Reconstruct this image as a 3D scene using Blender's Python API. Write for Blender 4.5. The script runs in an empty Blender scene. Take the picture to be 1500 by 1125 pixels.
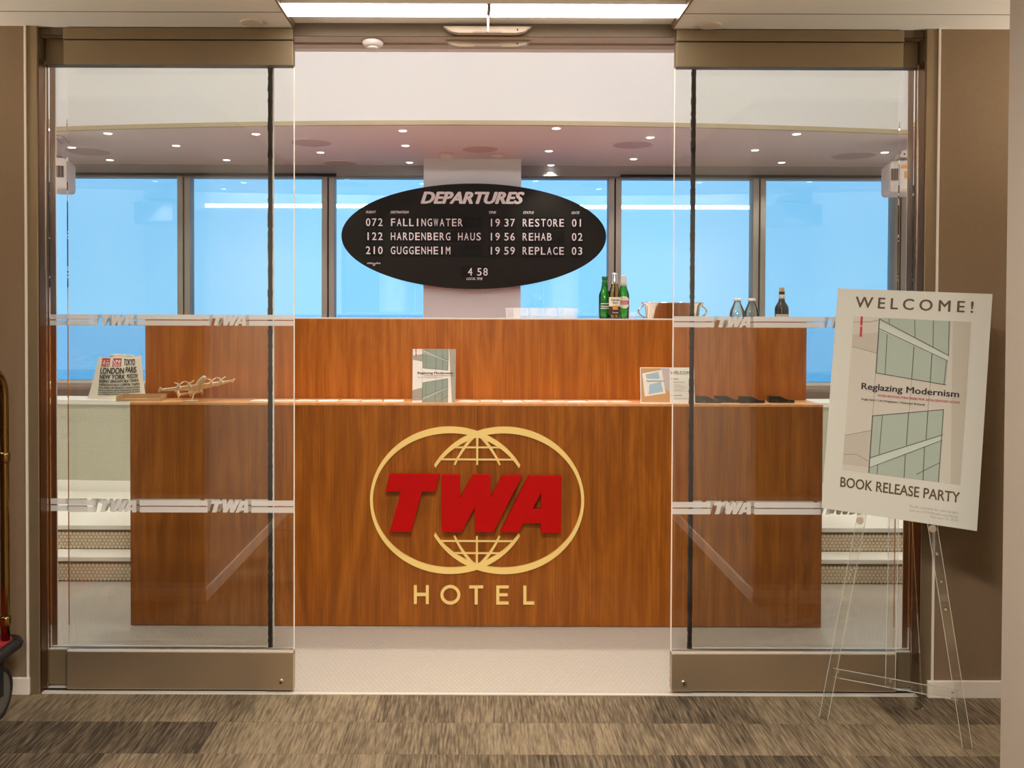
import bpy, bmesh, math, random
import numpy as np
from mathutils import Vector, Matrix, Euler
from mathutils.geometry import tessellate_polygon
random.seed(7)
R = math.radians
S = bpy.context.scene
COL = S.collection

# ------------------------------------------------------------------ camera
FPX, CX, CY, EYE = 1290.0, 700.0, 476.0, 1.52
cam = bpy.data.cameras.new('camera')
cam.sensor_fit = 'HORIZONTAL'; cam.sensor_width = 36.0
cam.lens = FPX / 1500.0 * 36.0
cam.shift_x = (750.0 - CX) / 1500.0
cam.shift_y = (CY - 562.5) / 1500.0
cam.clip_start = 0.02; cam.clip_end = 100000
camo = bpy.data.objects.new('camera', cam); COL.objects.link(camo)
CAMM = Matrix.Translation((0, 0, EYE)) @ Matrix.Rotation(R(90 - 0.93), 4, 'X') @ Matrix.Rotation(R(0.2), 4, 'Z')
camo.matrix_world = CAMM
S.camera = camo

# ------------------------------------------------------------------ world
w = bpy.data.worlds.new('hazy_sky'); S.world = w; w.use_nodes = True
nt = w.node_tree; nt.nodes.clear()
tc = nt.nodes.new('ShaderNodeTexCoord'); sp = nt.nodes.new('ShaderNodeSeparateXYZ')
rp = nt.nodes.new('ShaderNodeValToRGB'); bg = nt.nodes.new('ShaderNodeBackground'); ow = nt.nodes.new('ShaderNodeOutputWorld')
nt.links.new(tc.outputs['Generated'], sp.inputs[0]); nt.links.new(sp.outputs['Z'], rp.inputs[0])
nt.links.new(rp.outputs[0], bg.inputs[0]); nt.links.new(bg.outputs[0], ow.inputs[0])
rp.color_ramp.elements[0].position = 0.0; rp.color_ramp.elements[0].color = (0.24, 0.63, 1.0, 1)
rp.color_ramp.elements[1].position = 0.5; rp.color_ramp.elements[1].color = (0.15, 0.51, 0.97, 1)
bg.inputs[1].default_value = 1.35

# ------------------------------------------------------------------ exposure
vs = S.view_settings
vs.view_transform = 'Standard'; vs.look = 'None'; vs.gamma = 1.0; vs.exposure = 0.0
try: vs.use_curve_mapping = False
except Exception: pass
S.cycles.max_bounces = 9; S.cycles.diffuse_bounces = 5; S.cycles.glossy_bounces = 4
S.cycles.transmission_bounces = 8; S.cycles.transparent_max_bounces = 24
S.cycles.caustics_reflective = False; S.cycles.caustics_refractive = False
S.cycles.sample_clamp_indirect = 6.0

# light levels of the place and of added lamps (W); the lamps themselves are built with their fixtures
L_STRIP = 17.0        # emission of the linear ceiling light by the door
L_COVE = 31.0       # cove trough above the inside of the door head
L_ADDED_FRONT = 27.0       # each added downlight in the high ceiling before the desk
L_ADDED_BACK = 64.0        # each added downlight in the high ceiling over the bar
L_ADDED_SCONCE = 58.0      # each added wall sconce at the vestibule ends
L_SOFFIT = 15.0       # each small downlight in the low ceiling by the windows
L_ADDED_PANEL = 112.0        # light panels added along the corridor

# ------------------------------------------------------------------ helpers
def lin(r, g, b):
    f = lambda c: (c / 12.92) if c <= 0.04045 else ((c + 0.055) / 1.055) ** 2.4
    return (f(r / 255), f(g / 255), f(b / 255), 1)

def at(px, py, Y):
    d = CAMM.to_3x3() @ Vector(((px - CX) / FPX, (CY - py) / FPX, -1))
    return Vector((0, 0, EYE)) + d * (Y / d.y)
def atz(px, py, z):
    d = CAMM.to_3x3() @ Vector(((px - CX) / FPX, (CY - py) / FPX, -1))
    return Vector((0, 0, EYE)) + d * ((z - EYE) / d.z)

M = {}
def pm(name, col, rough=0.5, metal=0.0, noise=0.0, nscale=40.0, bump=0.0, bscale=200.0, spec=0.5, coat=0.0, emit=None, estr=0.0):
    m = bpy.data.materials.new(name); m.use_nodes = True; t = m.node_tree; b = t.nodes['Principled BSDF']
    b.inputs['Base Color'].default_value = col; b.inputs['Roughness'].default_value = rough
    b.inputs['Metallic'].default_value = metal; b.inputs['Specular IOR Level'].default_value = spec
    b.inputs['Coat Weight'].default_value = coat
    if emit: b.inputs['Emission Color'].default_value = emit; b.inputs['Emission Strength'].default_value = estr
    tcn = t.nodes.new('ShaderNodeTexCoord')
    if noise > 0:
        n = t.nodes.new('ShaderNodeTexNoise'); n.inputs['Scale'].default_value = nscale; n.inputs['Detail'].default_value = 4
        t.links.new(tcn.outputs['Object'], n.inputs['Vector'])
        mx = t.nodes.new('ShaderNodeMixRGB'); mx.inputs[1].default_value = tuple(c * (1 - noise) for c in col[:3]) + (1,)
        mx.inputs[2].default_value = tuple(min(1, c * (1 + noise)) for c in col[:3]) + (1,)
        t.links.new(n.outputs['Fac'], mx.inputs[0]); t.links.new(mx.outputs[0], b.inputs['Base Color'])
    if bump > 0:
        n2 = t.nodes.new('ShaderNodeTexNoise'); n2.inputs['Scale'].default_value = bscale; n2.inputs['Detail'].default_value = 3
        t.links.new(tcn.outputs['Object'], n2.inputs['Vector'])
        bp = t.nodes.new('ShaderNodeBump'); bp.inputs['Strength'].default_value = bump; bp.inputs['Distance'].default_value = 0.003
        t.links.new(n2.outputs['Fac'], bp.inputs['Height']); t.links.new(bp.outputs[0], b.inputs['Normal'])
    M[name] = m; return m

def nd(t, k, **kw):
    n = t.nodes.new(k)
    for a, v in kw.items(): setattr(n, a, v)
    return n

def wood(name, dark, mid, light, rough=0.35):
    m = bpy.data.materials.new(name); m.use_nodes = True; t = m.node_tree; b = t.nodes['Principled BSDF']
    tcn = nd(t, 'ShaderNodeTexCoord'); oi = nd(t, 'ShaderNodeObjectInfo')
    mp = nd(t, 'ShaderNodeMapping'); mp.inputs['Scale'].default_value = (3.6, 3.6, 0.55)
    ad = nd(t, 'ShaderNodeVectorMath', operation='ADD')
    mu = nd(t, 'ShaderNodeMath', operation='MULTIPLY'); mu.inputs[1].default_value = 13.7
    t.links.new(oi.outputs['Random'], mu.inputs[0])
    t.links.new(tcn.outputs['Object'], ad.inputs[0]); t.links.new(mu.outputs[0], ad.inputs[1]); t.links.new(ad.outputs[0], mp.inputs[0])
    n1 = nd(t, 'ShaderNodeTexNoise'); n1.inputs['Scale'].default_value = 1.6; n1.inputs['Detail'].default_value = 7; n1.inputs['Roughness'].default_value = 0.62; n1.inputs['Distortion'].default_value = 2.4
    t.links.new(mp.outputs[0], n1.inputs['Vector'])
    mp2 = nd(t, 'ShaderNodeMapping'); mp2.inputs['Scale'].default_value = (150, 150, 3.0)
    t.links.new(ad.outputs[0], mp2.inputs[0])
    n2 = nd(t, 'ShaderNodeTexNoise'); n2.inputs['Scale'].default_value = 1.0; n2.inputs['Detail'].default_value = 6
    t.links.new(mp2.outputs[0], n2.inputs['Vector'])
    wv = nd(t, 'ShaderNodeTexWave'); wv.wave_type = 'BANDS'; wv.bands_direction = 'X'; wv.inputs['Scale'].default_value = 1.3
    wv.inputs['Distortion'].default_value = 9.0; wv.inputs['Detail'].default_value = 3; wv.inputs['Detail Scale'].default_value = 1.0
    t.links.new(mp.outputs[0], wv.inputs['Vector'])
    a1 = nd(t, 'ShaderNodeMath', operation='MULTIPLY_ADD'); a1.inputs[1].default_value = 0.54
    t.links.new(n1.outputs['Fac'], a1.inputs[0])
    a2 = nd(t, 'ShaderNodeMath', operation='MULTIPLY_ADD'); a2.inputs[1].default_value = 0.40
    t.links.new(n2.outputs['Fac'], a2.inputs[0])
    a3 = nd(t, 'ShaderNodeMath', operation='MULTIPLY'); a3.inputs[1].default_value = 0.07
    t.links.new(wv.outputs['Fac'], a3.inputs[0])
    t.links.new(a3.outputs[0], a2.inputs[2]); t.links.new(a2.outputs[0], a1.inputs[2])
    cr = nd(t, 'ShaderNodeValToRGB'); e = cr.color_ramp.elements
    e[0].position = 0.24; e[0].color = dark; e[1].position = 0.72; e[1].color = light
    k = e.new(0.48); k.color = mid
    t.links.new(a1.outputs[0], cr.inputs[0]); t.links.new(cr.outputs[0], b.inputs['Base Color'])
    b.inputs['Roughness'].default_value = rough; b.inputs['Specular IOR Level'].default_value = 0.3
    M[name] = m; return m

def archglass(name, tint, ior=1.5, rough=0.0, gloss=(1, 1, 1, 1), boost=0.0):
    m = bpy.data.materials.new(name); m.use_nodes = True; t = m.node_tree; t.nodes.clear()
    o = nd(t, 'ShaderNodeOutputMaterial'); mix = nd(t, 'ShaderNodeMixShader'); tr = nd(t, 'ShaderNodeBsdfTransparent'); gl = nd(t, 'ShaderNodeBsdfGlossy')
    fr = nd(t, 'ShaderNodeFresnel'); fr.inputs['IOR'].default_value = ior
    ad = nd(t, 'ShaderNodeMath', operation='ADD'); ad.inputs[1].default_value = boost; ad.use_clamp = True
    geo = nd(t, 'ShaderNodeNewGeometry')
    tr.inputs[0].default_value = tint; gl.inputs['Roughness'].default_value = rough; gl.inputs['Color'].default_value = gloss
    t.links.new(fr.outputs[0], ad.inputs[0]); t.links.new(ad.outputs[0], mix.inputs[0])
    t.links.new(tr.outputs[0], mix.inputs[1]); t.links.new(gl.outputs[0], mix.inputs[2]); t.links.new(mix.outputs[0], o.inputs[0])
    M[name] = m; return m

def emis(name, col, s):
    m = bpy.data.materials.new(name); m.use_nodes = True; t = m.node_tree; t.nodes.clear()
    o = nd(t, 'ShaderNodeOutputMaterial'); e = nd(t, 'ShaderNodeEmission'); e.inputs[0].default_value = col; e.inputs[1].default_value = s
    t.links.new(e.outputs[0], o.inputs[0]); M[name] = m; return m

class MB:
    def __init__(s): s.v = []; s.f = []
    def add(s, vs_, fs):
        n = len(s.v); s.v += [tuple(v) for v in vs_]; s.f += [tuple(i + n for i in f) for f in fs]; return s
    def box(s, x0, x1, y0, y1, z0, z1):
        if x0 > x1: x0, x1 = x1, x0
        if y0 > y1: y0, y1 = y1, y0
        if z0 > z1: z0, z1 = z1, z0
        return s.add([(x0,y0,z0),(x1,y0,z0),(x1,y1,z0),(x0,y1,z0),(x0,y0,z1),(x1,y0,z1),(x1,y1,z1),(x0,y1,z1)],
                     [(0,3,2,1),(4,5,6,7),(0,1,5,4),(1,2,6,5),(2,3,7,6),(3,0,4,7)])
    def cyl(s, p0, p1, r0, r1=None, n=16, cap=True):
        p0 = Vector(p0); p1 = Vector(p1); r1 = r0 if r1 is None else r1
        d = (p1 - p0).normalized(); u = d.orthogonal().normalized(); v = d.cross(u)
        a = []
        for p, r in ((p0, r0), (p1, r1)):
            for i in range(n):
                t = 2 * math.pi * i / n; a.append(p + (u * math.cos(t) + v * math.sin(t)) * r)
        f = [(i, (i + 1) % n, n + (i + 1) % n, n + i) for i in range(n)]
        if cap: f += [tuple(range(n - 1, -1, -1)), tuple(range(n, 2 * n))]
        return s.add(a, f)
    def tube(s, pts, r, n=10, cap=True):
        pts = [Vector(p) for p in pts]; rs = r if isinstance(r, (list, tuple)) else [r] * len(pts)
        vsl = []; u = None
        for i, p in enumerate(pts):
            d = (pts[min(i + 1, len(pts) - 1)] - pts[max(i - 1, 0)]).normalized()
            u = d.orthogonal().normalized() if u is None else (u - d * u.dot(d)).normalized()
            v = d.cross(u)
            for k in range(n):
                t = 2 * math.pi * k / n; vsl.append(p + (u * math.cos(t) + v * math.sin(t)) * rs[i])
        f = []
        for i in range(len(pts) - 1):
            for k in range(n):
                f.append((i*n+k, i*n+(k+1)%n, (i+1)*n+(k+1)%n, (i+1)*n+k))
        if cap: f += [tuple(range(n - 1, -1, -1)), tuple(range((len(pts)-1)*n, len(pts)*n))]
        return s.add(vsl, f)
    def lathe(s, prof, n=24, c=(0, 0, 0), sx=1.0, sy=1.0):
        a = []; f = []
        for r, z in prof:
            for k in range(n):
                t = 2 * math.pi * k / n; a.append((c[0] + r * sx * math.cos(t), c[1] + r * sy * math.sin(t), c[2] + z))
        for i in range(len(prof) - 1):
            for k in range(n): f.append((i*n+k, i*n+(k+1)%n, (i+1)*n+(k+1)%n, (i+1)*n+k))
        f.append(tuple(range(n - 1, -1, -1))); f.append(tuple(range((len(prof)-1)*n, len(prof)*n)))
        return s.add(a, f)
    def prism(s, loops, d, y0=0.0):
        """loops: 2D (x,z) outer + holes; solid from y0 (front, faces -Y) to y0+d"""
        tri = tessellate_polygon([[Vector((p[0], p[1], 0)) for p in l] for l in loops])
        pts = [p for l in loops for p in l]; n = len(pts)
        a = [(p[0], y0, p[1]) for p in pts] + [(p[0], y0 + d, p[1]) for p in pts]
        f = []
        for t in tri:
            p, q, r_ = (pts[i] for i in t)
            cr = (q[0]-p[0])*(r_[1]-p[1]) - (q[1]-p[1])*(r_[0]-p[0])
            t = tuple(t) if cr > 0 else tuple(reversed(t))
            f.append(t)
            if d: f.append(tuple(i + n for i in reversed(t)))
        if d:
            k = 0
            for l in loops:
                m = len(l)
                for i in range(m): f.append((k+i, k+(i+1)%m, n+k+(i+1)%m, n+k+i))
                k += m
        return s.add(a, f)
    def mesh(s, name, smooth=False):
        me = bpy.data.meshes.new(name); me.from_pydata(s.v, [], s.f); me.update()
        if smooth != 'noclean':
            b = bmesh.new(); b.from_mesh(me); bmesh.ops.recalc_face_normals(b, faces=b.faces); b.to_mesh(me); b.free()
        if smooth is True: me.polygons.foreach_set('use_smooth', [True] * len(me.polygons))
        return me
    def build(s, name, mat, parent=None, smooth=False, bevel=0, loc=None):
        o = obj(name, s.mesh(name, smooth), mat, parent, loc)
        if bevel:
            b = o.modifiers.new('bevel', 'BEVEL'); b.width = bevel; b.segments = 2; b.limit_method = 'ANGLE'; b.angle_limit = R(40)
        return o

def autosmooth(o, ang=40):
    me = o.data
    b = bmesh.new(); b.from_mesh(me)
    for f in b.faces: f.smooth = True
    for e in b.edges:
        e.smooth = not (len(e.link_faces) == 2 and e.calc_face_angle(0) > R(ang)) if len(e.link_faces) == 2 else False
    b.to_mesh(me); b.free(); return o

def obj(name, me, mat, parent=None, loc=None):
    o = bpy.data.objects.new(name, me); COL.objects.link(o)
    if mat is not None:
        mm = M[mat] if isinstance(mat, str) else mat
        if len(me.materials) == 0: me.materials.append(mm)
        else: me.materials[0] = mm
    if parent is not None: o.parent = parent
    if loc is not None: o.location = loc
    return o
def tag(o, label, cat, group=None, kind=None):
    o['label'] = label; o['category'] = cat
    if group: o['group'] = group
    if kind: o['kind'] = kind
    return o
def thing(name, label, cat, loc=(0, 0, 0), rz=0.0, group=None, kind=None, rot=None):
    o = bpy.data.objects.new(name, None); COL.objects.link(o); o.empty_display_size = 0.1
    o.location = loc; o.rotation_euler = rot if rot else (0, 0, rz)
    return tag(o, label, cat, group, kind)
def struct(o, label, cat): return tag(o, label, cat, kind='structure')

def copy_tree(o, parent=None):
    c = o.copy(); COL.objects.link(c); c.parent = parent
    for ch in list(o.children): copy_tree(ch, c)
    return c

_tc = {}
def text_mesh(body, bold=0.0, shear=0.0, space=1.0, extrude=0.0, res=3):
    """mesh of unit-size lettering, returned as (verts, faces) in x/z plane, facing -Y, left-bottom at 0"""
    key = (body, bold, shear, space, extrude, res)
    if key in _tc: return _tc[key]
    cu = bpy.data.curves.new('t', 'FONT'); cu.body = body; cu.size = 1.0; cu.shear = shear; cu.space_character = space
    cu.offset = bold; cu.extrude = extrude; cu.resolution_u = res; cu.fill_mode = 'FRONT' if not extrude else 'BOTH'
    o = bpy.data.objects.new('t', cu); COL.objects.link(o)
    dg = bpy.context.evaluated_depsgraph_get(); me = bpy.data.meshes.new_from_object(o.evaluated_get(dg))
    v = [(p.co.x, -p.co.z, p.co.y) for p in me.vertices]; f = [tuple(p.vertices) for p in me.polygons]
    bpy.data.objects.remove(o); bpy.data.curves.remove(cu); bpy.data.meshes.remove(me)
    xs = [p[0] for p in v] or [0]; x0, x1 = min(xs), max(xs)
    _tc[key] = (v, f, x0, x1); return _tc[key]
def text_into(mb, body, x, z, cap, width=None, align='L', y=0.0, bold=0.0, shear=0.0, space=1.0, extrude=0.0, fn=None):
    """cap: cap height (m); width: fit to this width"""
    v, f, x0, x1 = text_mesh(body, 0.0, shear, space, extrude / cap * 0.70 if extrude else 0.0)
    if bold > 0:
        nv_ = []; nf_ = []; bb_ = bold * 0.9
        for kk, (ax, az) in enumerate(((-1, 0), (1, 0), (0, 0.6), (0, -0.6), (-0.6, 0.5), (0.6, -0.5), (0.6, 0.5), (-0.6, -0.5))):
            nf_ += [tuple(i + len(nv_) for i in q) for q in f]; nv_ += [(p[0] + ax * bb_, p[1] - kk * 0.00012 / (cap / 0.70), p[2] + az * bb_) for p in v]
        v, f, x0, x1 = nv_, nf_, x0 - bb_, x1 + bb_
    s = cap / 0.70; w0 = (x1 - x0) * s; sx = s if width is None else width / (x1 - x0); w0 = (x1 - x0) * sx
    ox = {'L': x, 'C': x - w0 / 2, 'R': x - w0}[align]
    pts = [(ox + (p[0] - x0) * sx, y + p[1] * s, z + p[2] * s) for p in v]
    if fn: pts = [fn(p) for p in pts]
    return mb.add(pts, f)
def quad_line(mb, p, q, wd, y=0.0):
    p = Vector(p); q = Vector(q); d = (q - p); n = Vector((-d.y, d.x)).normalized() * wd / 2
    return mb.add([(*(p - n)[:1], y, (p - n)[1]), ((q - n)[0], y, (q - n)[1]), ((q + n)[0], y, (q + n)[1]), ((p + n)[0], y, (p + n)[1])], [(0, 1, 2, 3)])

def arealight(name, loc, rot, sx, sy, watts, col=(1, 1, 1), parent=None, spread=180):
    l = bpy.data.lights.new(name, 'AREA'); l.shape = 'RECTANGLE'; l.size = sx; l.size_y = sy; l.energy = watts; l.color = col; l.spread = R(spread)
    o = bpy.data.objects.new(name, l); COL.objects.link(o); o.location = loc; o.rotation_euler = rot
    if parent: o.parent = parent
    return o
def spotlight(name, loc, watts, ang, col=(1, 1, 1), parent=None, rad=0.04, blend=0.5):
    l = bpy.data.lights.new(name, 'SPOT'); l.energy = watts; l.spot_size = R(ang); l.spot_blend = blend; l.color = col; l.shadow_soft_size = rad
    o = bpy.data.objects.new(name, l); COL.objects.link(o); o.location = loc
    if parent: o.parent = parent
    return o

# ------------------------------------------------------------------ materials
pm('wall_brown', lin(126, 104, 78), 0.85, noise=0.06, nscale=60, bump=0.3, bscale=500)
pm('wall_light', lin(158, 145, 130), 0.8, noise=0.02, nscale=30, bump=0.1, bscale=300)
pm('ceil_corr', lin(246, 240, 228), 0.9)
pm('cover_plate', lin(222, 208, 188), 0.7)
pm('alu_bright', lin(226, 218, 204), 0.45, 0.2)
pm('base_white', lin(226, 214, 200), 0.5)
pm('white_paint', lin(244, 240, 236), 0.75)
pm('ceil_lounge', lin(236, 226, 224), 0.8)
pm('header_soffit', lin(200, 182, 165), 0.6)
pm('black', lin(14, 12, 11), 0.6)
pm('black_gloss', lin(16, 14, 13), 0.3)
pm('brush_black', lin(22, 16, 14), 0.95, bump=0.6, bscale=900)
pm('steel', lin(196, 178, 152), 0.36, 0.9, noise=0.05, nscale=8)
pm('steel_dark', lin(140, 122, 94), 0.5, 0.6, noise=0.08, nscale=14)
pm('bronze', lin(92, 76, 54), 0.5, 0.4)
pm('sensor_beige', lin(176, 156, 132), 0.5)
pm('steel_bright', lin(215, 205, 190), 0.22, 1.0)
pm('copper_post', lin(128, 100, 76), 0.32, 1.0)
pm('alu_frame', lin(168, 160, 148), 0.5, 0.3)
pm('shade_box', lin(170, 168, 168), 0.7)
pm('column_white', lin(238, 236, 234), 0.8)
pm('red_carpet', lin(205, 26, 58), 0.95, noise=0.1, nscale=90)
pm('taupe', lin(140, 118, 104), 0.9, noise=0.08, nscale=50)
pm('board_black', lin(32, 28, 22), 0.6, noise=0.06, nscale=20, spec=0.2)
pm('flap_black', lin(20, 18, 15), 0.6, spec=0.2)
pm('board_white', lin(238, 226, 224), 0.6)
pm('gold', lin(246, 212, 128), 0.38, 0.0)
pm('logo_red', lin(182, 0, 0), 0.55, spec=0.15)
pm('ivory', lin(232, 214, 178), 0.4)
pm('paper', lin(248, 240, 228), 0.7)
pm('paper_pink', lin(246, 214, 194), 0.7)
pm('foamboard', lin(192, 189, 176), 0.6)
pm('ink_brown', lin(84, 62, 34), 0.7)
pm('ink_black', lin(28, 14, 16), 0.7)
pm('ink_red', lin(176, 42, 52), 0.7)
pm('ink_redbar', lin(176, 28, 28), 0.7)
pm('ink_grey', lin(150, 138, 124), 0.7)
pm('art_bg', lin(186, 178, 164), 0.7)
pm('art_tan', lin(174, 166, 150), 0.7)
pm('art_glass', lin(152, 162, 146), 0.6, noise=0.05, nscale=6)
pm('art_spandrel', lin(178, 186, 172), 0.6)
pm('art_line', lin(84, 88, 76), 0.7)
pm('photo_orange', lin(214, 160, 100), 0.6)
pm('photo_grey', lin(206, 190, 184), 0.6)
pm('canvas', lin(226, 216, 196), 0.9, noise=0.04, nscale=25, bump=0.3, bscale=250)
pm('print_red', lin(176, 30, 34), 0.8)
pm('print_black', lin(34, 30, 28), 0.8)
pm('cardboard', lin(196, 160, 116), 0.8)
pm('brass', lin(150, 118, 68), 0.22, 1.0)
pm('red_deck', lin(150, 26, 34), 0.9, noise=0.1, nscale=120)
pm('rubber', lin(24, 22, 20), 0.55)
pm('rubber_grey', lin(96, 90, 82), 0.6)
pm('plastic_white', lin(226, 214, 206), 0.45)
pm('plastic_grey', lin(140, 120, 112), 0.5)
pm('label_orange', lin(226, 150, 60), 0.6)
pm('chrome', lin(225, 215, 205), 0.12, 1.0)
pm('beer_label', lin(240, 226, 206), 0.6)
pm('label_red', lin(190, 30, 36), 0.6)
pm('label_dark', lin(60, 36, 20), 0.6)
pm('cap_green', lin(20, 96, 44), 0.4)
pm('cap_white', lin(226, 214, 206), 0.4)
pm('silver_foil', lin(215, 220, 228), 0.25, 0.8)
pm('cork', lin(206, 164, 116), 0.8)
pm('wine_dark', lin(26, 20, 20), 0.12, coat=0.3)
pm('wine_label', lin(190, 178, 164), 0.6)
pm('concrete_cap', lin(236, 232, 220), 0.6)
archglass('door_glass', (0.984, 0.996, 0.986, 1), 1.5)
archglass('window_glass', (0.98, 0.99, 1.0, 1), 1.6, boost=0.05)
archglass('clear_glass', (0.95, 0.98, 0.99, 1), 1.45, rough=0.02, boost=0.03)
archglass('green_glass', (0.24, 0.58, 0.14, 1), 1.5, rough=0.05)
archglass('beer_glass', (0.95, 0.84, 0.48, 1), 1.5, rough=0.05)
archglass('pale_glass', (0.86, 0.90, 0.86, 1), 1.5, rough=0.03, boost=0.04)
archglass('acrylic', (0.95, 0.955, 0.945, 1), 1.5, rough=0.02, boost=0.02)
emis('strip_emit', (1.0, 0.95, 0.93, 1), L_STRIP)
emis('down_emit', (1.0, 0.93, 0.82, 1), 5.0)
emis('added_panel_emit', (1.0, 0.93, 0.85, 1), 4.0)  # glow of the added corridor panels and sconces
emis('cove_emit', (1.0, 0.95, 0.92, 1), 3.0)
wood('walnut_front', lin(102, 54, 8), lin(142, 77, 15), lin(178, 106, 30))
wood('walnut_back', lin(124, 64, 10), lin(166, 90, 20), lin(200, 122, 42))
wood('counter_wood', lin(190, 130, 80), lin(214, 152, 98), lin(228, 176, 124), 0.4)

def frosted():
    m = bpy.data.materials.new('frosted_film'); m.use_nodes = True; t = m.node_tree; t.nodes.clear()
    o = nd(t, 'ShaderNodeOutputMaterial'); mix = nd(t, 'ShaderNodeMixShader'); tr = nd(t, 'ShaderNodeBsdfTransparent')
    d = nd(t, 'ShaderNodeBsdfDiffuse'); l = nd(t, 'ShaderNodeBsdfTranslucent'); mx = nd(t, 'ShaderNodeMixShader')
    d.inputs[0].default_value = (0.92, 0.88, 0.82, 1); l.inputs[0].default_value = (0.92, 0.88, 0.82, 1)
    mx.inputs[0].default_value = 0.25; mix.inputs[0].default_value = 0.82
    t.links.new(d.outputs[0], mx.inputs[1]); t.links.new(l.outputs[0], mx.inputs[2])
    t.links.new(tr.outputs[0], mix.inputs[1]); t.links.new(mx.outputs[0], mix.inputs[2]); t.links.new(mix.outputs[0], o.inputs[0])
    M['frosted'] = m
frosted()
def cup():
    m = M['frosted'].copy(); m.name = 'cup_plastic'; M['cup'] = m
    for n in m.node_tree.nodes:
        if n.type == 'MIX_SHADER' and n.inputs[0].default_value > 0.7: n.inputs[0].default_value = 0.13
        if n.type in ('BSDF_DIFFUSE', 'BSDF_TRANSLUCENT'): n.inputs[0].default_value = (0.96, 0.95, 0.95, 1)
cup()
m = M['frosted'].copy(); m.name = 'acrylic_glint'; M['acrylic_glint'] = m  # pale mix standing in for light caught in the acrylic edges
for n in m.node_tree.nodes:
    if n.type == 'MIX_SHADER' and n.inputs[0].default_value > 0.7: n.inputs[0].default_value = 0.55
def carpet():
    m = bpy.data.materials.new('carpet_plank'); m.use_nodes = True; t = m.node_tree; b = t.nodes['Principled BSDF']
    tcn = nd(t, 'ShaderNodeTexCoord'); oi = nd(t, 'ShaderNodeObjectInfo')
    mu = nd(t, 'ShaderNodeMath', operation='MULTIPLY'); mu.inputs[1].default_value = 57.0
    ad = nd(t, 'ShaderNodeVectorMath', operation='ADD')
    t.links.new(oi.outputs['Random'], mu.inputs[0]); t.links.new(tcn.outputs['Object'], ad.inputs[0]); t.links.new(mu.outputs[0], ad.inputs[1])
    def noise(sc, scale, det):
        mp = nd(t, 'ShaderNodeMapping'); mp.inputs['Scale'].default_value = sc; t.links.new(ad.outputs[0], mp.inputs[0])
        n = nd(t, 'ShaderNodeTexNoise'); n.inputs['Scale'].default_value = scale; n.inputs['Detail'].default_value = det
        t.links.new(mp.outputs[0], n.inputs['Vector']); return n
    dash = noise((110, 8, 1), 1.15, 1); patch = noise((9, 1.5, 1), 1.0, 1); fine = noise((230, 26, 1), 1.0, 2)
    # dash + patch*0.45 + random*0.25
    a = nd(t, 'ShaderNodeMath', operation='MULTIPLY_ADD'); a.inputs[1].default_value = 0.45; t.links.new(patch.outputs['Fac'], a.inputs[0]); t.links.new(dash.outputs['Fac'], a.inputs[2])
    a2 = nd(t, 'ShaderNodeMath', operation='MULTIPLY_ADD'); a2.inputs[1].default_value = 0.44; t.links.new(oi.outputs['Random'], a2.inputs[0]); t.links.new(a.outputs[0], a2.inputs[2])
    cr = nd(t, 'ShaderNodeValToRGB'); e = cr.color_ramp.elements
    e[0].position = 0.30; e[0].color = lin(70, 61, 49); e[1].position = 0.60; e[1].color = lin(156, 138, 110)
    k = e.new(0.44); k.color = lin(116, 101, 81)
    hf = nd(t, 'ShaderNodeMath', operation='MULTIPLY'); hf.inputs[1].default_value = 0.46; t.links.new(a2.outputs[0], hf.inputs[0])
    t.links.new(hf.outputs[0], cr.inputs[0])
    mx = nd(t, 'ShaderNodeMixRGB', blend_type='MULTIPLY'); mx.inputs[0].default_value = 0.8
    c2 = nd(t, 'ShaderNodeValToRGB'); c2.color_ramp.elements[0].position = 0.3; c2.color_ramp.elements[0].color = (0.62, 0.62, 0.62, 1); c2.color_ramp.elements[1].position = 0.7
    t.links.new(fine.outputs['Fac'], c2.inputs[0]); t.links.new(cr.outputs[0], mx.inputs[1]); t.links.new(c2.outputs[0], mx.inputs[2])
    t.links.new(mx.outputs[0], b.inputs['Base Color']); b.inputs['Roughness'].default_value = 0.95; b.inputs['Specular IOR Level'].default_value = 0.1
    bp = nd(t, 'ShaderNodeBump'); bp.inputs['Strength'].default_value = 0.5; bp.inputs['Distance'].default_value = 0.003
    t.links.new(dash.outputs['Fac'], bp.inputs['Height']); t.links.new(bp.outputs[0], b.inputs['Normal'])
    M['carpet'] = m
carpet()

def mosaic(name, col, grout, bw, rough=0.45, axis='XY', mortar=0.12):
    m = bpy.data.materials.new(name); m.use_nodes = True; t = m.node_tree; b = t.nodes['Principled BSDF']
    tcn = nd(t, 'ShaderNodeTexCoord'); mp = nd(t, 'ShaderNodeMapping')
    if axis == 'XZ': mp.inputs['Rotation'].default_value = (R(90), 0, 0)
    t.links.new(tcn.outputs['Object'], mp.inputs[0])
    br = nd(t, 'ShaderNodeTexBrick'); br.inputs['Scale'].default_value = 1.0; br.inputs['Brick Width'].default_value = bw; br.inputs['Row Height'].default_value = bw
    br.inputs['Mortar Size'].default_value = bw * mortar; br.inputs['Mortar Smooth'].default_value = 0.4
    c2 = tuple(c * 0.94 for c in col[:3]) + (1,)
    br.inputs['Color1'].default_value = col; br.inputs['Color2'].default_value = c2; br.inputs['Mortar'].default_value = grout
    t.links.new(mp.outputs[0], br.inputs['Vector']); t.links.new(br.outputs['Color'], b.inputs['Base Color'])
    b.inputs['Roughness'].default_value = rough
    M[name] = m
mosaic('floor_mosaic', lin(190, 181, 167), lin(174, 165, 150), 0.02, 0.42)
mosaic('wall_mosaic', lin(206, 204, 182), lin(184, 182, 160), 0.014, 0.5, 'XZ')
pm('hex_tile', lin(222, 204, 176), 0.4)
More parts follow.
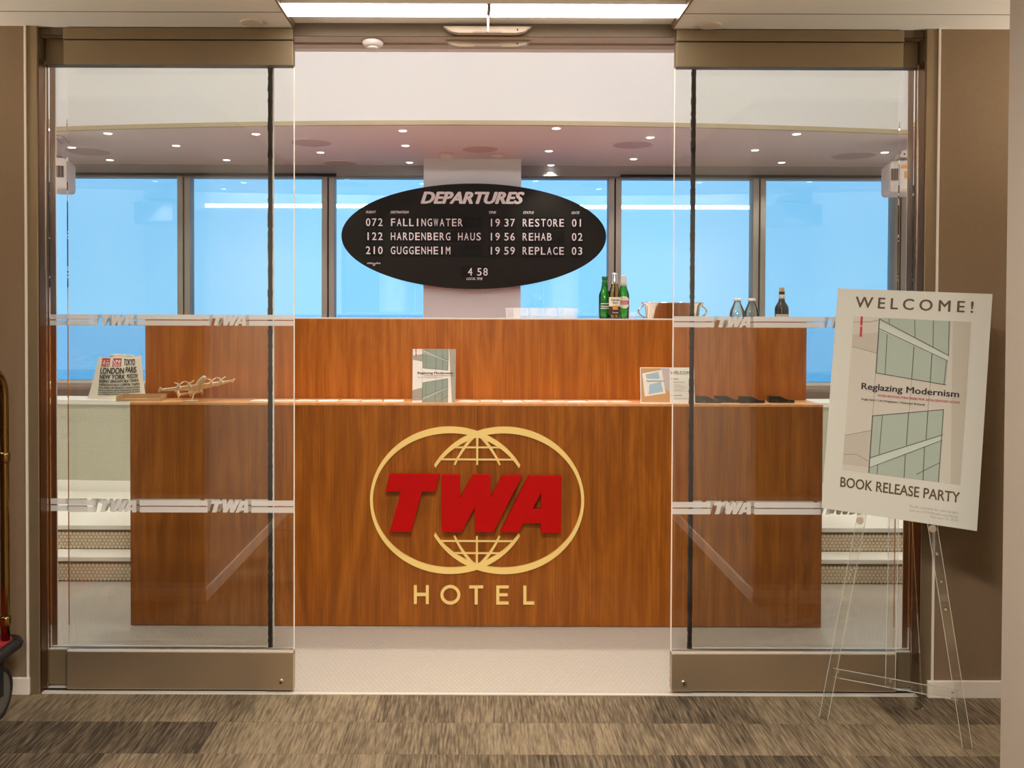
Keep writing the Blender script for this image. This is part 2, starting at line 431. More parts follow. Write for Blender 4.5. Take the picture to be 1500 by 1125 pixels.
pm('grout', lin(120, 100, 74), 0.9)

def water():
    m = pm('sea', lin(70, 160, 205), 0.25); t = m.node_tree; b = t.nodes['Principled BSDF']
    tcn = nd(t, 'ShaderNodeTexCoord'); n = nd(t, 'ShaderNodeTexNoise'); n.inputs['Scale'].default_value = 0.012; n.inputs['Detail'].default_value = 6
    t.links.new(tcn.outputs['Object'], n.inputs['Vector'])
    cr = nd(t, 'ShaderNodeValToRGB'); cr.color_ramp.elements[0].position = 0.35; cr.color_ramp.elements[0].color = (0.30, 0.58, 0.66, 1); cr.color_ramp.elements[1].position = 0.7; cr.color_ramp.elements[1].color = (0.48, 0.72, 0.76, 1)
    t.links.new(n.outputs['Fac'], cr.inputs[0]); t.links.new(cr.outputs[0], b.inputs['Base Color'])
    bp = nd(t, 'ShaderNodeBump'); bp.inputs['Strength'].default_value = 0.3; bp.inputs['Distance'].default_value = 3.0
    t.links.new(n.outputs['Fac'], bp.inputs['Height']); t.links.new(bp.outputs[0], b.inputs['Normal'])
water()

# ------------------------------------------------------------------ structure: corridor side
CZ = 2.625               # corridor ceiling
DY = 3.456               # carpet edge / wall face
XL, XR = -1.42, 1.445    # corridor side walls
CORN = 2.41              # where corridor opens into the vestibule
fl = MB().box(-3.4, 3.4, -4.0, DY, -0.06, -0.006).build('floor_corridor', 'wall_brown')
struct(fl, 'brown and taupe striped carpet plank floor of the corridor in front of the glass doors', 'floor')
row = 0.232; tw = 0.484
tile_me = MB().box(-tw/2 + 0.0006, tw/2 - 0.0006, -row/2 + 0.0006, row/2 - 0.0006, -0.006, 0.0).mesh('carpet_tile')
j = 0; y1 = DY
while y1 > 0.6:
    off = (0.205, 0.03, 0.36, 0.14, 0.29, 0.08)[j % 6]
    k0, k1 = (-6, 6) if y1 > CORN else (-3, 3)
    for k in range(k0, k1):
        obj('carpet_tile', tile_me, 'carpet', fl, ((k + 0.5) * tw + off * 0.5, y1 - row / 2, 0.0))
    y1 -= row; j += 1
MB().box(-3.4, 3.4, -4.0, y1, -0.006, -0.0005).build('carpet_field', 'carpet', fl)

# ceiling of the corridor with a recessed light bay in front of the doors
bx0, bx1 = at(430, 38, DY).x, at(985, 40, DY).x
lz = CZ + 0.035
cl = MB()
cl.box(-3.4, bx0, -4.0, 3.47, CZ, CZ + 0.12); cl.box(bx1, 3.4, -4.0, 3.47, CZ, CZ + 0.12)
cl.box(bx0, bx1, -4.0, 2.70, CZ, CZ + 0.12); cl.box(bx0, bx1, 2.70, 3.47, CZ + 0.02, CZ + 0.12)
clo = struct(cl.build('ceiling_corridor', 'ceil_corr'), 'beige corridor ceiling with a shallow light bay in front of the doors', 'ceiling')
# ceiling panel joint lines
for xa, xb in ((-3.3, bx0 - 0.004), (bx1 + 0.004, 3.3)):
    MB().box(xa, xb, 3.284, 3.288, CZ - 0.0012, CZ + 0.001).build('panel_joint', 'steel_dark', clo)
for xa in (bx0, bx1):
    MB().box(xa - 0.004, xa + 0.004, 2.70, 3.46, CZ - 0.003, CZ + 0.021).build('bay_edge', 'steel_dark', clo)

# walls left and right of the doors (vestibule), corridor walls and the ends that close the space
jl0, jl1 = at(40, 500, DY).x, at(57, 500, DY).x
jr0, jr1 = at(1352, 500, DY).x, at(1370, 500, DY).x
wl = MB().box(-3.4, jl0, DY, 3.60, 0, CZ).build('wall_left', 'wall_brown')
struct(wl, 'brown wallcovered wall left of the glass doors', 'wall')
wr = MB().box(jr1, 3.4, DY, 3.60, 0, CZ).build('wall_right', 'wall_brown')
struct(wr, 'brown wallcovered wall behind the welcome poster', 'wall')
ws = MB().box(XR, 3.4, -4.0, CORN, 0, CZ).build('wall_near_right', 'wall_light')
struct(ws, 'pale corridor wall corner at the right edge of the picture', 'wall')
wn = MB().box(-3.4, XL, -4.0, CORN, 0, CZ).build('wall_near_left', 'wall_light')
struct(wn, 'pale corridor wall left of the viewer', 'wall')
struct(MB().box(-3.4, 3.4, -4.15, -4.0, 0, CZ).build('wall_back', 'wall_light'), 'pale wall closing the corridor behind the viewer', 'wall')
struct(MB().box(-3.55, -3.4, CORN, DY, 0, CZ).build('wall_vestibule_left', 'wall_brown'), 'brown end wall of the vestibule behind the luggage cart', 'wall')
struct(MB().box(3.4, 3.55, CORN, DY, 0, CZ).build('wall_vestibule_right', 'wall_brown'), 'brown end wall of the vestibule beyond the easel', 'wall')
def baseb(name, x0, x1, y0, y1, lab):
    struct(MB().box(x0, x1, y0, y1, 0, 0.068).build(name, 'base_white', bevel=0.003), lab, 'baseboard')
baseb('baseboard_left', -3.4, at(45, 1000, DY).x, DY - 0.014, DY, 'white baseboard under the brown wall left of the doors')
baseb('baseboard_right', at(1357, 1000, DY).x, 3.4, DY - 0.014, DY, 'white baseboard under the brown wall behind the easel')
baseb('baseboard_corridor_left', XL, XL + 0.014, -4.0, CORN + 0.014, 'white baseboard along the left corridor wall')
baseb('baseboard_corridor_right', XR - 0.014, XR, -4.0, CORN + 0.014, 'white baseboard along the right corridor wall')
baseb('baseboard_near_left', -3.4, XL, CORN, CORN + 0.014, 'white baseboard on the back of the left corridor wall corner')
baseb('baseboard_near_right', XR, 3.4, CORN, CORN + 0.014, 'white baseboard on the back of the right corridor wall corner')

# door frame: jambs, head, threshold
def jamb(n, x0, x1, side):
    t = struct(bpy.data.objects.new(n, None), 'dark bronze steel jamb at the %s end of the sliding doors' % side, 'door jamb'); COL.objects.link(t)
    MB().box(x0, x1, 3.452, 3.60, 0, CZ).build('jamb_face', 'steel_dark', t, bevel=0.002)
    e = x0 if side == 'left' else x1
    MB().box(e - 0.004, e + 0.004, 3.446, 3.456, 0.0, CZ).build('edge_trim', 'base_white', t)
    i = x1 if side == 'left' else x0
    sg = 1 if side == 'left' else -1
    MB().box(i, i + sg * 0.004, 3.456, 3.585, 0.0, 2.50).build('inner_post', 'copper_post', t)
    MB().box(i, i + sg * 0.006, 3.505, 3.513, 0.0, 2.50).build('edge_trim', 'steel_bright', t)
    return t
jamb('trim_1', jl0, jl1, 'left'); jamb('trim_2', jr0, jr1, 'right')
HZ = 2.595
hd = struct(bpy.data.objects.new('trim_3', None), 'dark steel door head beam spanning above the sliding doors', 'door head'); COL.objects.link(hd)
MB().box(jl1, jr0, 3.470, 3.480, HZ, CZ + 0.10).build('front_plate', 'bronze', hd)
MB().box(jl1, jr0, 3.480, 3.555, HZ, CZ).build('soffit', 'header_soffit', hd)
MB().box(jl1, jr0, 3.555, 3.572, HZ + 0.012, CZ).build('slot', 'black', hd)
MB().box(jl1, jr0, 3.572, 3.625, HZ - 0.004, CZ).build('inner_plate', 'header_soffit', hd)
th = struct(bpy.data.objects.new('trim_4', None), 'satin steel threshold track under the sliding doors', 'threshold'); COL.objects.link(th)
MB().box(jl1, jr0, DY, 3.470, -0.02, 0.004).build('sill_strip', 'alu_bright', th)
for xa, xb in ((jl1, at(392, 1012, 3.49).x), (at(1012, 1015, 3.49).x, jr0)):
    MB().box(xa, xb, 3.470, 3.56, -0.02, 0.0035).build('track', 'alu_bright', th)
    MB().box(xa, xb, 3.482, 3.500, 0.0035, 0.0045).build('groove', 'black', th)

# ------------------------------------------------------------------ structure: lounge side
flo = MB().box(-4.3, 4.3, 3.456, 5.32, -0.06, 0.0).build('floor_lounge', 'floor_mosaic')
struct(flo, 'cream mosaic tile floor of the lounge beyond the threshold', 'floor')
red = MB().box(-2.6, 2.6, 5.32, 7.45, -0.06, 0.0).build('floor_red_carpet', 'red_carpet')
struct(red, 'red carpet floor of the seating area behind the bar', 'floor')
LZ = 2.745; UZ = 3.55
def fasc(x): return 5.76 + 0.030 * x * x
N = 48
mb = MB(); mv = []
xs = [-4.3 + 8.6 * i / N for i in range(N + 1)]
for x in xs: mv += [(x, fasc(x), LZ), (x, 7.6, LZ), (x, fasc(x) + 0.02, LZ + 0.1), (x, 7.6, LZ + 0.1)]
ff = []
for i in range(N):
    a = i * 4; b = a + 4
    ff += [(a, b, b + 1, a + 1), (a + 2, a + 3, b + 3, b + 2)]
lc = struct(MB().add(mv, ff).build('ceiling_lounge', 'ceil_lounge'), 'low curved-edge lounge ceiling with small downlights above the windows', 'ceiling')
mv = []; ff = []
for x in xs:
    y = fasc(x)
    mv += [(x, y, LZ - 0.012), (x, y, UZ + 0.02), (x, y + 0.06, UZ + 0.02), (x, y + 0.06, LZ - 0.012)]
for i in range(N):
    a = i * 4; b = a + 4
    for k in range(4): ff.append((a + k, a + (k + 1) % 4, b + (k + 1) % 4, b + k))
fa = struct(MB().add(mv, ff).build('wall_fascia', 'white_paint', smooth=False), 'bright white curved bulkhead above the lounge windows', 'wall')
fa.data.polygons.foreach_set('use_smooth', [True] * len(fa.data.polygons)); autosmooth(fa)
mv = []; ff = []
for x in xs:
    y = fasc(x)
    mv += [(x, y - 0.006, LZ - 0.014), (x, y - 0.006, LZ + 0.014), (x, y + 0.03, LZ + 0.014), (x, y + 0.03, LZ - 0.014)]
for i in range(N):
    a = i * 4; b = a + 4
    for k in range(4): ff.append((a + k, a + (k + 1) % 4, b + (k + 1) % 4, b + k))
pm('bead', lin(196, 176, 140), 0.5)
MB().add(mv, ff).build('edge_bead', 'bead', fa)
struct(MB().box(-4.3, 4.3, 3.60, 6.7, UZ, UZ + 0.1).build('ceiling_high', 'white_paint'), 'high white ceiling over the reception desk', 'ceiling')
fw = MB().box(-4.3, 4.3, 3.625, 3.70, 2.60, UZ)
fw.box(-4.3, jl0, 3.60, 3.70, 0, 2.60); fw.box(jr1, 4.3, 3.60, 3.70, 0, 2.60)
struct(fw.build('wall_front', 'white_paint'), 'white inner face of the lounge wall around the doors', 'wall')
struct(MB().box(-4.42, -4.3, 3.456, 7.6, 0, UZ + .1).build('wall_lounge_left', 'white_paint'), 'white left side wall of the lounge', 'wall')
struct(MB().box(4.3, 4.42, 3.456, 7.6, 0, UZ + .1).build('wall_lounge_right', 'white_paint'), 'white right side wall of the lounge', 'wall')
# window wall
WY = 7.5; SZ = 0.885; WH = 2.648
sillw = MB().box(-4.3, 4.3, 7.36, 7.66, 0, SZ)
struct(sillw.build('wall_window', 'white_paint'), 'low white wall and sill under the windows', 'wall')
lint = struct(MB().box(-4.3, 4.3, 7.46, 7.66, WH + 0.012, LZ + 0.3).build('wall_window_head', 'shade_box'), 'grey shade pocket above the windows', 'wall')
for xa, xb in ((-4.3, -1.20), (1.20, 4.3)):
    MB().box(xa, xb, 7.43, 7.465, WH + 0.002, WH + 0.022).build('shade_slot', 'black', lint)
mull = [at(p, 400, WY).x for p in (60, 270, 481, 690, 900, 1111, 1317)]
mull = [-4.3 - 0.0] + mull + [4.3]
names = ['leftmost hazy blue window behind the tote bag', 'hazy blue window left of the model aeroplane', 'hazy blue window behind the left door brush', 'hazy blue window left of the white column',
         'hazy blue window right of the white column', 'hazy blue window behind the steel bucket', 'hazy blue window behind the dark wine bottle', 'rightmost hazy blue window behind the easel']
for i in range(len(mull) - 1):
    t = struct(bpy.data.objects.new('window_%d' % (i + 1), None), names[i], 'window'); COL.objects.link(t)
    x0, x1 = mull[i], mull[i + 1]; t.location = ((x0 + x1) / 2, WY, SZ)
    c = (x0 + x1) / 2; hw = (x1 - x0) / 2
    MB().box(-hw + 0.05, hw - 0.05, 0.035, 0.041, 0.0, WH - SZ).build('pane', 'window_glass', t)
    for sg in (-1, 1):
        MB().box(sg * (hw - 0.006), sg * (hw - 0.054), -0.02, 0.10, 0, WH - SZ).build('mullion', 'alu_frame', t, bevel=0.003)
        MB().box(sg * hw, sg * (hw - 0.006), 0.0, 0.10, 0, WH - SZ).build('gasket', 'black', t)
    MB().box(-hw, hw, 0.0, 0.10, WH - SZ - 0.004, WH - SZ + 0.012).build('head_bar', 'alu_frame', t)
    MB().box(-hw, hw, 0.0, 0.10, 0.0, 0.03).build('sill_bar', 'base_white', t)
sea = MB().add([(-60000, 8, -330), (60000, 8, -330), (60000, 60000, -330), (-60000, 60000, -330)], [(0, 1, 2, 3)]).build('ground_sea', 'sea')
struct(sea, 'pale blue harbour water far below the windows', 'water')
# column
cx0, cx1 = at(620, 400, 7.1).x, at(763, 400, 7.1).x
struct(MB().box(cx0, cx1, 7.115, 7.46, 0, LZ).build('wall_column', 'column_white', bevel=0.004), 'white column between the windows behind the departures board', 'column')

# steps and curved parapet, both sides
def riser_tiles(x0, x1, y, z0, z1, parent):
    mbx = MB(); r = 0.0120; dx = r * 1.80; dz = r * 1.56; k = 0; z = z0 + r
    while z + r * 0.8 < z1:
        x = x0 + r + (dx / 2 if k % 2 else 0)
        while x + r < x1:
            a = [(x + r * 0.97 * math.sin(t * math.pi / 3), y - 0.002, z + r * 0.97 * math.cos(t * math.pi / 3)) for t in range(6)]
            c = [(x + r * 0.80 * math.sin(t * math.pi / 3), y - 0.005, z + r * 0.80 * math.cos(t * math.pi / 3)) for t in range(6)]
            mbx.add(a + c, [(6, 7, 8, 9, 10, 11)] + [(t, (t + 1) % 6, 6 + (t + 1) % 6, 6 + t) for t in range(6)])
            x += dx
        z += dz; k += 1
    o = obj('riser_tiles', mbx.mesh('riser_tiles'), 'hex_tile', parent); o['kind'] = 'stuff'; return o
for sg, side in ((-1, 'left'), (1, 'right')):
    t = struct(bpy.data.objects.new('floor_steps_' + side, None), 'two low white steps with hexagonal tile risers on the %s of the desk' % side, 'steps'); COL.objects.link(t)
    xa, xb = sorted((sg * 1.5, sg * 4.3)); ta, tb = sorted((sg * 1.75, sg * 3.15))
    for (ya, yb, z0, z1) in ((4.90, 7.3, 0.0, 0.14), (5.05, 7.3, 0.14, 0.28)):
        MB().box(xa, xb, ya, yb, z0, z1 - 0.026).build('riser', 'grout', t)
        MB().box(xa, xb, ya - 0.012, yb, z1 - 0.026, z1).build('tread', 'concrete_cap', t, bevel=0.004)
        riser_tiles(ta, tb, ya, z0 + 0.002, z1 - 0.026, t)
    p = struct(bpy.data.objects.new('wall_parapet_' + side, None), 'curved cream mosaic parapet wall with white cap on the %s of the desk' % side, 'parapet'); COL.objects.link(p)
    def strip(prof, name, mat):
        mv = []; ff = []; n = 30; m_ = len(prof)
        for i in range(n + 1):
            x = 1.0 + 3.3 * i / n; yb = 5.98 + 0.030 * (x - 1.6) ** 2
            for (dy, z) in prof: mv.append((sg * x, yb + dy, z))
        for i in range(n):
            for k in range(m_): ff.append((i * m_ + k, i * m_ + (k + 1) % m_, (i + 1) * m_ + (k + 1) % m_, (i + 1) * m_ + k))
        ff += [tuple(range(m_)), tuple(range(n * m_, (n + 1) * m_))]
        o = MB().add(mv, ff).build(name, mat, p); autosmooth(o, 35); return o
    strip([(0, 0.28), (0, 0.87), (0.25, 0.87), (0.25, 0.28)], 'tiled_face', 'wall_mosaic')
    strip([(-0.035, 0.28), (-0.035, 0.30), (-0.02, 0.325), (-0.001, 0.35), (-0.001, 0.28)], 'cove_skirting', 'concrete_cap')
    strip([(-0.012, 0.87), (-0.012, 0.90), (0.262, 0.90), (0.262, 0.87)], 'cap', 'concrete_cap')
    c = thing('banquette', 'taupe banquette back behind the parapet wall on the %s' % side, 'bench', (sg * 3.35, 6.75, 0))
    MB().box(-0.9, 0.9, -0.13, 0.13, 0.28, 0.945).build('backrest', 'taupe', c, bevel=0.03)
    MB().box(-0.9, 0.9, 0.13, 0.58, 0.28, 0.72).build('seat', 'taupe', c, bevel=0.03)

# ------------------------------------------------------------------ sliding doors and sidelights
def twa_loops():
    T = [(186,323),(440,323),(418,411),(350,411),(296,617),(186,617),(243,411),(163,411)]
    W = [(447,326),(543,326),(543,440),(607,326),(697,326),(697,440),(757,328),(858,328),(712,617),(617,617),(617,492),(550,617),(450,617)]
    A = [(888,330),(1055,330),(1055,620),(953,620),(953,570),(866,570),(838,618),(746,618)]
    Ah = [(910,498),(953,498),(953,418)]
    return [[T], [W], [A, Ah]]
def film_band(parent, x0, x1, y, z0, z1, centers):
    """frosted double stripe with TWA lettering between, on glass face y"""
    h = z1 - z0; g = 0.0042; wt = h * 3.05; zm = (z0 + z1) / 2
    mbx = MB()
    edges = [x0]
    for c in centers: edges += [c - wt / 2 - 0.012, c + wt / 2 + 0.012]
    edges.append(x1)
    for i in range(0, len(edges), 2):
        a, b = edges[i], edges[i + 1]
        if b - a > 0.002:
            for za, zb in ((z0, zm - g / 2), (zm + g / 2, z1)): mbx.add([(a, y, za), (b, y, za), (b, y, zb), (a, y, zb)], [(0, 1, 2, 3)])
    k = h / 297.0
    for c in centers:
        for loops in twa_loops():
            mbx.prism([[(c + (p[0] - 609) * k, z0 + (620 - p[1]) * k) for p in l] for l in loops], 0.0, y)
    return obj('frosted_band', mbx.mesh('frosted_band'), 'frosted', parent)

# sliding leaves (corridor side)
zr = at(250, 953, 3.47).z; ztop = 2.478
for n, (pa, pb), inner, side, txt in (('door_1', (100, 431), 'R', 'left', (172, 336)), ('door_2', (985, 1313), 'L', 'right', (1074, 1236))):
    xa, xb = at(pa, 600, 3.49).x, at(pb, 600, 3.49).x
    t = struct(bpy.data.objects.new(n, None), 'open %s sliding glass door leaf with steel rails and frosted bands' % side, 'door'); COL.objects.link(t)
    MB().box(xa, xb, 3.485, 3.495, zr - 0.02, ztop + 0.02).build('glass', 'door_glass', t)
    MB().box(xa, xb, 3.470, 3.508, 0.012, zr - 0.006).build('bottom_rail', 'steel', t, bevel=0.002)
    MB().box(xa, xb, 3.474, 3.504, zr - 0.006, zr).build('rail_cap', 'alu_bright', t)
    MB().box(xa, xb, 3.464, 3.508, ztop, 2.574).build('top_rail', 'steel_dark', t, bevel=0.002)
    MB().box(xa, xb, 3.458, 3.5045, 2.577, CZ - 0.004).build('header_cover', 'steel_dark', t, bevel=0.002)
    e = xb if inner == 'R' else xa
    sg = -1 if inner == 'R' else 1
    lk = MB().cyl((e + sg * 0.048, 3.471, 0.045), (e + sg * 0.048, 3.462, 0.045), 0.012, 0.0105, 20).build('lock', 'steel_bright', t)
    MB().cyl((e + sg * 0.048, 3.463, 0.045), (e + sg * 0.048, 3.4605, 0.045), 0.0045, 0.0045, 12).build('keyway', 'black', lk)
    MB().box(e - 0.0012, e + 0.0012, 3.484, 3.496, zr, ztop).build('glass_edge', 'paper', t)
    zz = [at(340, q, 3.484).z for q in (461, 477, 733, 751)]
    cs = [at(p, 600, 3.484).x for p in txt]
    film_band(t, xa + 0.002, xb - 0.002, 3.4845, zz[1], zz[0], cs)
    film_band(t, xa + 0.002, xb - 0.002, 3.4845, zz[3], zz[2], cs)
# fixed sidelights (lounge side)
for n, (pa, pb), side, txt in (('window_9', (66, 398), 'left', (160, 326)), ('window_10', (1012, 1341), 'right', (1062, 1226))):
    xa, xb = at(pa, 600, 3.535).x, at(pb, 600, 3.535).x
    xa = max(xa, jl1 + 0.005); xb = min(xb, jr0 - 0.005)
    t = struct(bpy.data.objects.new(n, None), 'fixed %s glass sidelight behind the sliding leaf with black brush seal' % side, 'sidelight'); COL.objects.link(t)
    zf = at(80, 950, 3.515).z
    MB().box(xa, xb, 3.531, 3.541, zf - 0.02, 2.52).build('glass', 'door_glass', t)
    MB().box(xa, xb, 3.515, 3.556, 0.012, zf - 0.005).build('bottom_rail', 'steel_dark', t, bevel=0.002)
    MB().box(xa, xb, 3.520, 3.551, zf - 0.005, zf).build('rail_cap', 'alu_bright', t)
    MB().box(xa, xb, 3.510, 3.556, 2.49, HZ - 0.001).build('top_rail', 'steel_dark', t, bevel=0.002)
    e = xb if side == 'left' else xa
    br = MB(); nn = 160
    for i in range(nn):     # ragged pile of the brush seal
        za = zf + (2.49 - zf) * i / nn; zb = zf + (2.49 - zf) * (i + 1) / nn; wd = 0.0075 + random.random() * 0.0030
        br.box(e - wd, e + wd * 0.55, 3.509, 3.5305, za, zb)
    br.build('brush_seal', 'brush_black', t)
    MB().box(e - 0.002, e + 0.008, 3.5305, 3.545, zf, 2.49).build('glass_edge', 'paper', t)
    zz = [at(340, q, 3.53).z for q in (461.5, 477.5, 731, 749.5)]
    cs = [at(p, 600, 3.53).x for p in txt]
    film_band(t, xa + 0.002, xb - 0.002, 3.5305, zz[1], zz[0], cs)
    film_band(t, xa + 0.002, xb - 0.002, 3.5305, zz[3], zz[2], cs)

# ------------------------------------------------------------------ corridor light, sensors
yl0, yl1 = atz(700, 4, lz - 0.02).y, atz(700, 20, lz - 0.02).y
lx0, lx1 = at(416, 12, (yl0 + yl1) / 2).x, at(1001, 12, (yl0 + yl1) / 2).x
t = thing('ceiling_light', 'long white linear ceiling light in the bay above the doors', 'ceiling light', ((lx0 + lx1) / 2, (yl0 + yl1) / 2, CZ))
hw = (lx1 - lx0) / 2; hy = (yl1 - yl0) / 2
MB().box(-hw - 0.012, hw + 0.012, -hy - 0.012, hy + 0.012, 0.008, 0.022).build('frame', 'white_paint', t)
mid = at(716, 12, (yl0 + yl1) / 2).x - (lx0 + lx1) / 2
for a, b in ((-hw, mid - 0.006), (mid + 0.006, hw)):
    MB().box(a, b, -hy, hy, 0.002, 0.009).build('diffuser', 'strip_emit', t)
MB().box(mid - 0.006, mid + 0.006, -hy - 0.01, hy + 0.01, 0.0, 0.012).build('joint_cover', 'wall_brown', t)
g = at(715, 30, 3.30)
t2 = thing('hanging_rod', 'thin steel rod hanging from the ceiling light joint in front of the door head', 'rod', (g.x, 3.31, CZ))
MB().box(-0.004, 0.004, -0.004, 0.004, at(715, 47, 3.31).z - CZ, 0.004).build('rod', 'alu_frame', t2)
for cy_ in (0.9, -1.3):     # light panels added out of view to brighten the corridor
    t = thing('ceiling_light', 'added square light panel, out of view on the corridor ceiling, %s' % ('nearer the doors' if cy_ > 0 else 'far from the doors'), 'ceiling light', (0, cy_, CZ - 0.012))
    MB().box(-0.31, 0.31, -0.31, 0.31, 0.0, 0.012).build('frame', 'white_paint', t)
    MB().box(-0.29, 0.29, -0.29, 0.29, -0.003, 0.0).build('diffuser', 'added_panel_emit', t)
    arealight('added_panel_lamp', (0, 0, -0.01), (0, 0, 0), 0.56, 0.56, L_ADDED_PANEL, (1, 0.95, 0.88), t)
for sg, side in ((-1, 'left'), (1, 'right')):  # sconces added out of view to lift the vestibule ceiling
    t = thing('added_sconce', 'added half-bowl up-light sconce, out of view on the %s end wall of the vestibule' % side, 'added wall lamp', (sg * 3.40, 2.93, 1.95))
    MB().lathe([(0.02, 0.0), (0.07, 0.02), (0.11, 0.07), (0.12, 0.12), (0.112, 0.12), (0.10, 0.075), (0.06, 0.03), (0.0, 0.02)], 24, c=(-sg * 0.13, 0, 0)).build('bowl', 'steel_dark', t, smooth=True)
    MB().box(-sg * 0.02, 0, -0.05, 0.05, 0.0, 0.12).build('back_plate', 'steel_dark', t)
    MB().lathe([(0.0, 0.098), (0.095, 0.098), (0.095, 0.102), (0.0, 0.102)], 20, c=(-sg * 0.13, 0, 0)).build('diffuser', 'added_panel_emit', t)
    arealight('added_sconce_lamp', (-sg * 0.13, 0, 0.11), (R(180), R(-sg * 25), 0), 0.18, 0.18, L_ADDED_SCONCE, (1, 0.92, 0.80), t)
def sensor(name, lab, c, wd, parent=None):
    t = thing(name, lab, 'sensor', c)
    pr = [(-wd / 2, 0.0), (wd / 2, 0.0), (wd * 0.42, -0.020), (wd * 0.33, -0.027), (-wd * 0.33, -0.027), (-wd * 0.42, -0.020)]
    MB().prism([pr], 0.03, -0.015).build('housing', 'sensor_beige', t, bevel=0.003)
    MB().box(-wd * 0.16, wd * 0.16, -0.0165, -0.014, -0.0255, -0.0215).build('lens', 'plastic_grey', t)
    MB().box(wd * 0.33, wd * 0.345, -0.017, -0.014, -0.017, -0.011).build('indicator', 'black', t)
sensor('door_sensor', 'wide white motion sensor on the corridor face of the door head', (at(714, 40, 3.445).x, 3.446, CZ - 0.002), 0.345)
sensor('door_sensor', 'wide white motion sensor under the inner side of the door head', (at(715, 52, 3.53).x, 3.53, HZ), 0.345)
t = thing('smoke_detector', 'round white smoke detector under the door head left of the sensor', 'smoke detector', (at(546, 55, 3.53).x, 3.53, HZ))
MB().lathe([(0.020, -0.026), (0.036, -0.022), (0.042, -0.010), (0.042, -0.004), (0.034, 0.0)], 28).build('housing', 'plastic_white', t, smooth=True)
MB().lathe([(0.012, -0.034), (0.020, -0.032), (0.022, -0.026)], 20).build('chamber', 'plastic_white', t, smooth=True)
for px, py, s in ((368, 33, 'left'), (1040, 37, 'right')):
    p = atz(px, py, CZ)
    o = MB().lathe([(0.036, -0.006), (0.042, -0.004), (0.043, 0.0)], 28).build('sprinkler_cover', 'cover_plate', None, loc=(p.x, p.y, CZ))
    tag(o, 'flat round sprinkler cover plate in the corridor ceiling, above the %s door leaf' % s, 'sprinkler cover', 'sprinkler cover plates')

# ------------------------------------------------------------------ lounge lamps
t = thing('cove_light', 'linear cove lamp trough above the inside of the doors', 'cove light', (0, 3.76, 2.80))
MB().box(-3.6, 3.6, -0.05, 0.05, 0, 0.012).build('tray', 'white_paint', t)
MB().box(-3.6, 3.6, 0.05, 0.056, 0.0, 0.025).build('lip', 'white_paint', t)
MB().box(-3.58, 3.58, -0.035, 0.035, 0.012, 0.02).build('diffuser', 'cove_emit', t)
arealight('cove_lamp', (0, 0.0, 0.055), (R(180 - 58), 0, 0), 7.0, 0.06, L_COVE, (0.87, 0.945, 1.0), t)
for i, x in enumerate((-3.0, -1.8, -0.6, 0.6, 1.8, 3.0)):  # unseen downlights added to brighten the desk, bar and floor
    for y in (3.98, 4.85):
        t = thing('downlight', 'added recessed downlight, out of view in the high ceiling over the reception desk', 'downlight', (x, y, UZ), group='added high ceiling downlights')
        MB().lathe([(0.075, -0.004), (0.085, -0.003), (0.085, 0.0)], 24).build('trim_ring', 'white_paint', t)
        MB().lathe([(0.06, -0.006), (0.062, -0.004)], 24).build('lens', 'down_emit', t)
        spotlight('added_downlight_lamp', (0, 0, -0.02), L_ADDED_FRONT if y < 4.2 else L_ADDED_BACK, 110, (1, 0.94, 0.86), t, 0.06, 0.7)
dl = [(158,195),(105,215.6),(258,213),(161,234),(332,234),(375,196),(469.5,223),(590,191),(594,213),(600,237.6),(815,187.6),(952.5,201),(804,221),(928,232.5),(807,241.6),(1167,196),(1106,219.6),(1145,237.7),(1296,223)]
first = None
for q in dl:
    p = atz(q[0], q[1], LZ)
    if first is None:
        first = thing('downlight', 'small lit recessed downlight in the low pinkish ceiling above the windows', 'downlight', (p.x, p.y, LZ), group='low ceiling downlights')
        MB().lathe([(0.029, -0.003), (0.036, -0.002), (0.037, 0.0)], 20).build('trim_ring', 'white_paint', first)
        MB().lathe([(0.026, -0.005), (0.028, -0.003)], 20).build('lens', 'down_emit', first)
        continue
    c = copy_tree(first); c.location = (p.x, p.y, LZ)
for q in dl:
    p = atz(q[0], q[1], LZ); spotlight('low_downlight_lamp', (p.x, p.y, LZ - 0.02), L_SOFFIT, 100, (1, 0.92, 0.82), None, 0.035, 0.6)
pm('grille', lin(205, 186, 184), 0.8, noise=0.1, nscale=200)
for (q, r_, nm) in (((456, 209), 0.15, 'left of the board'), ((927, 212), 0.15, 'right of the board'), ((703, 218.5), 0.14, 'above the board'), ((129, 222), 0.17, 'near the left projector'), ((1250, 228), 0.17, 'near the right projector'), ((498, 239), 0.14, 'by the left windows')):
    p = atz(q[0], q[1], LZ)
    t = thing('ceiling_speaker', 'flush round speaker grille in the low ceiling, ' + nm, 'speaker', (p.x, p.y, LZ), group='ceiling speakers')
    MB().lathe([(r_ * 0.94, -0.004), (r_ * 0.95, 0.0)], 32).build('grille', 'grille', t)
    MB().lathe([(r_ * 0.945, -0.002), (r_, -0.006), (r_ * 1.01, 0.0)], 32).build('rim', 'ceil_lounge', t)
p = atz(655, 225, LZ); t = thing('smoke_detector', 'round white smoke detector on the low ceiling above the board', 'smoke detector', (p.x, p.y, LZ))
MB().lathe([(0.03, -0.05), (0.05, -0.035), (0.06, -0.015), (0.06, 0)], 24).build('housing', 'plastic_white', t, smooth=True)
p = atz(728, 226, LZ); t = thing('ceiling_sensor', 'small white box sensor on the low ceiling right of the smoke detector', 'sensor', (p.x, p.y, LZ))
MB().box(-0.05, 0.05, -0.05, 0.05, -0.03, 0).build('housing', 'plastic_white', t, bevel=0.008)

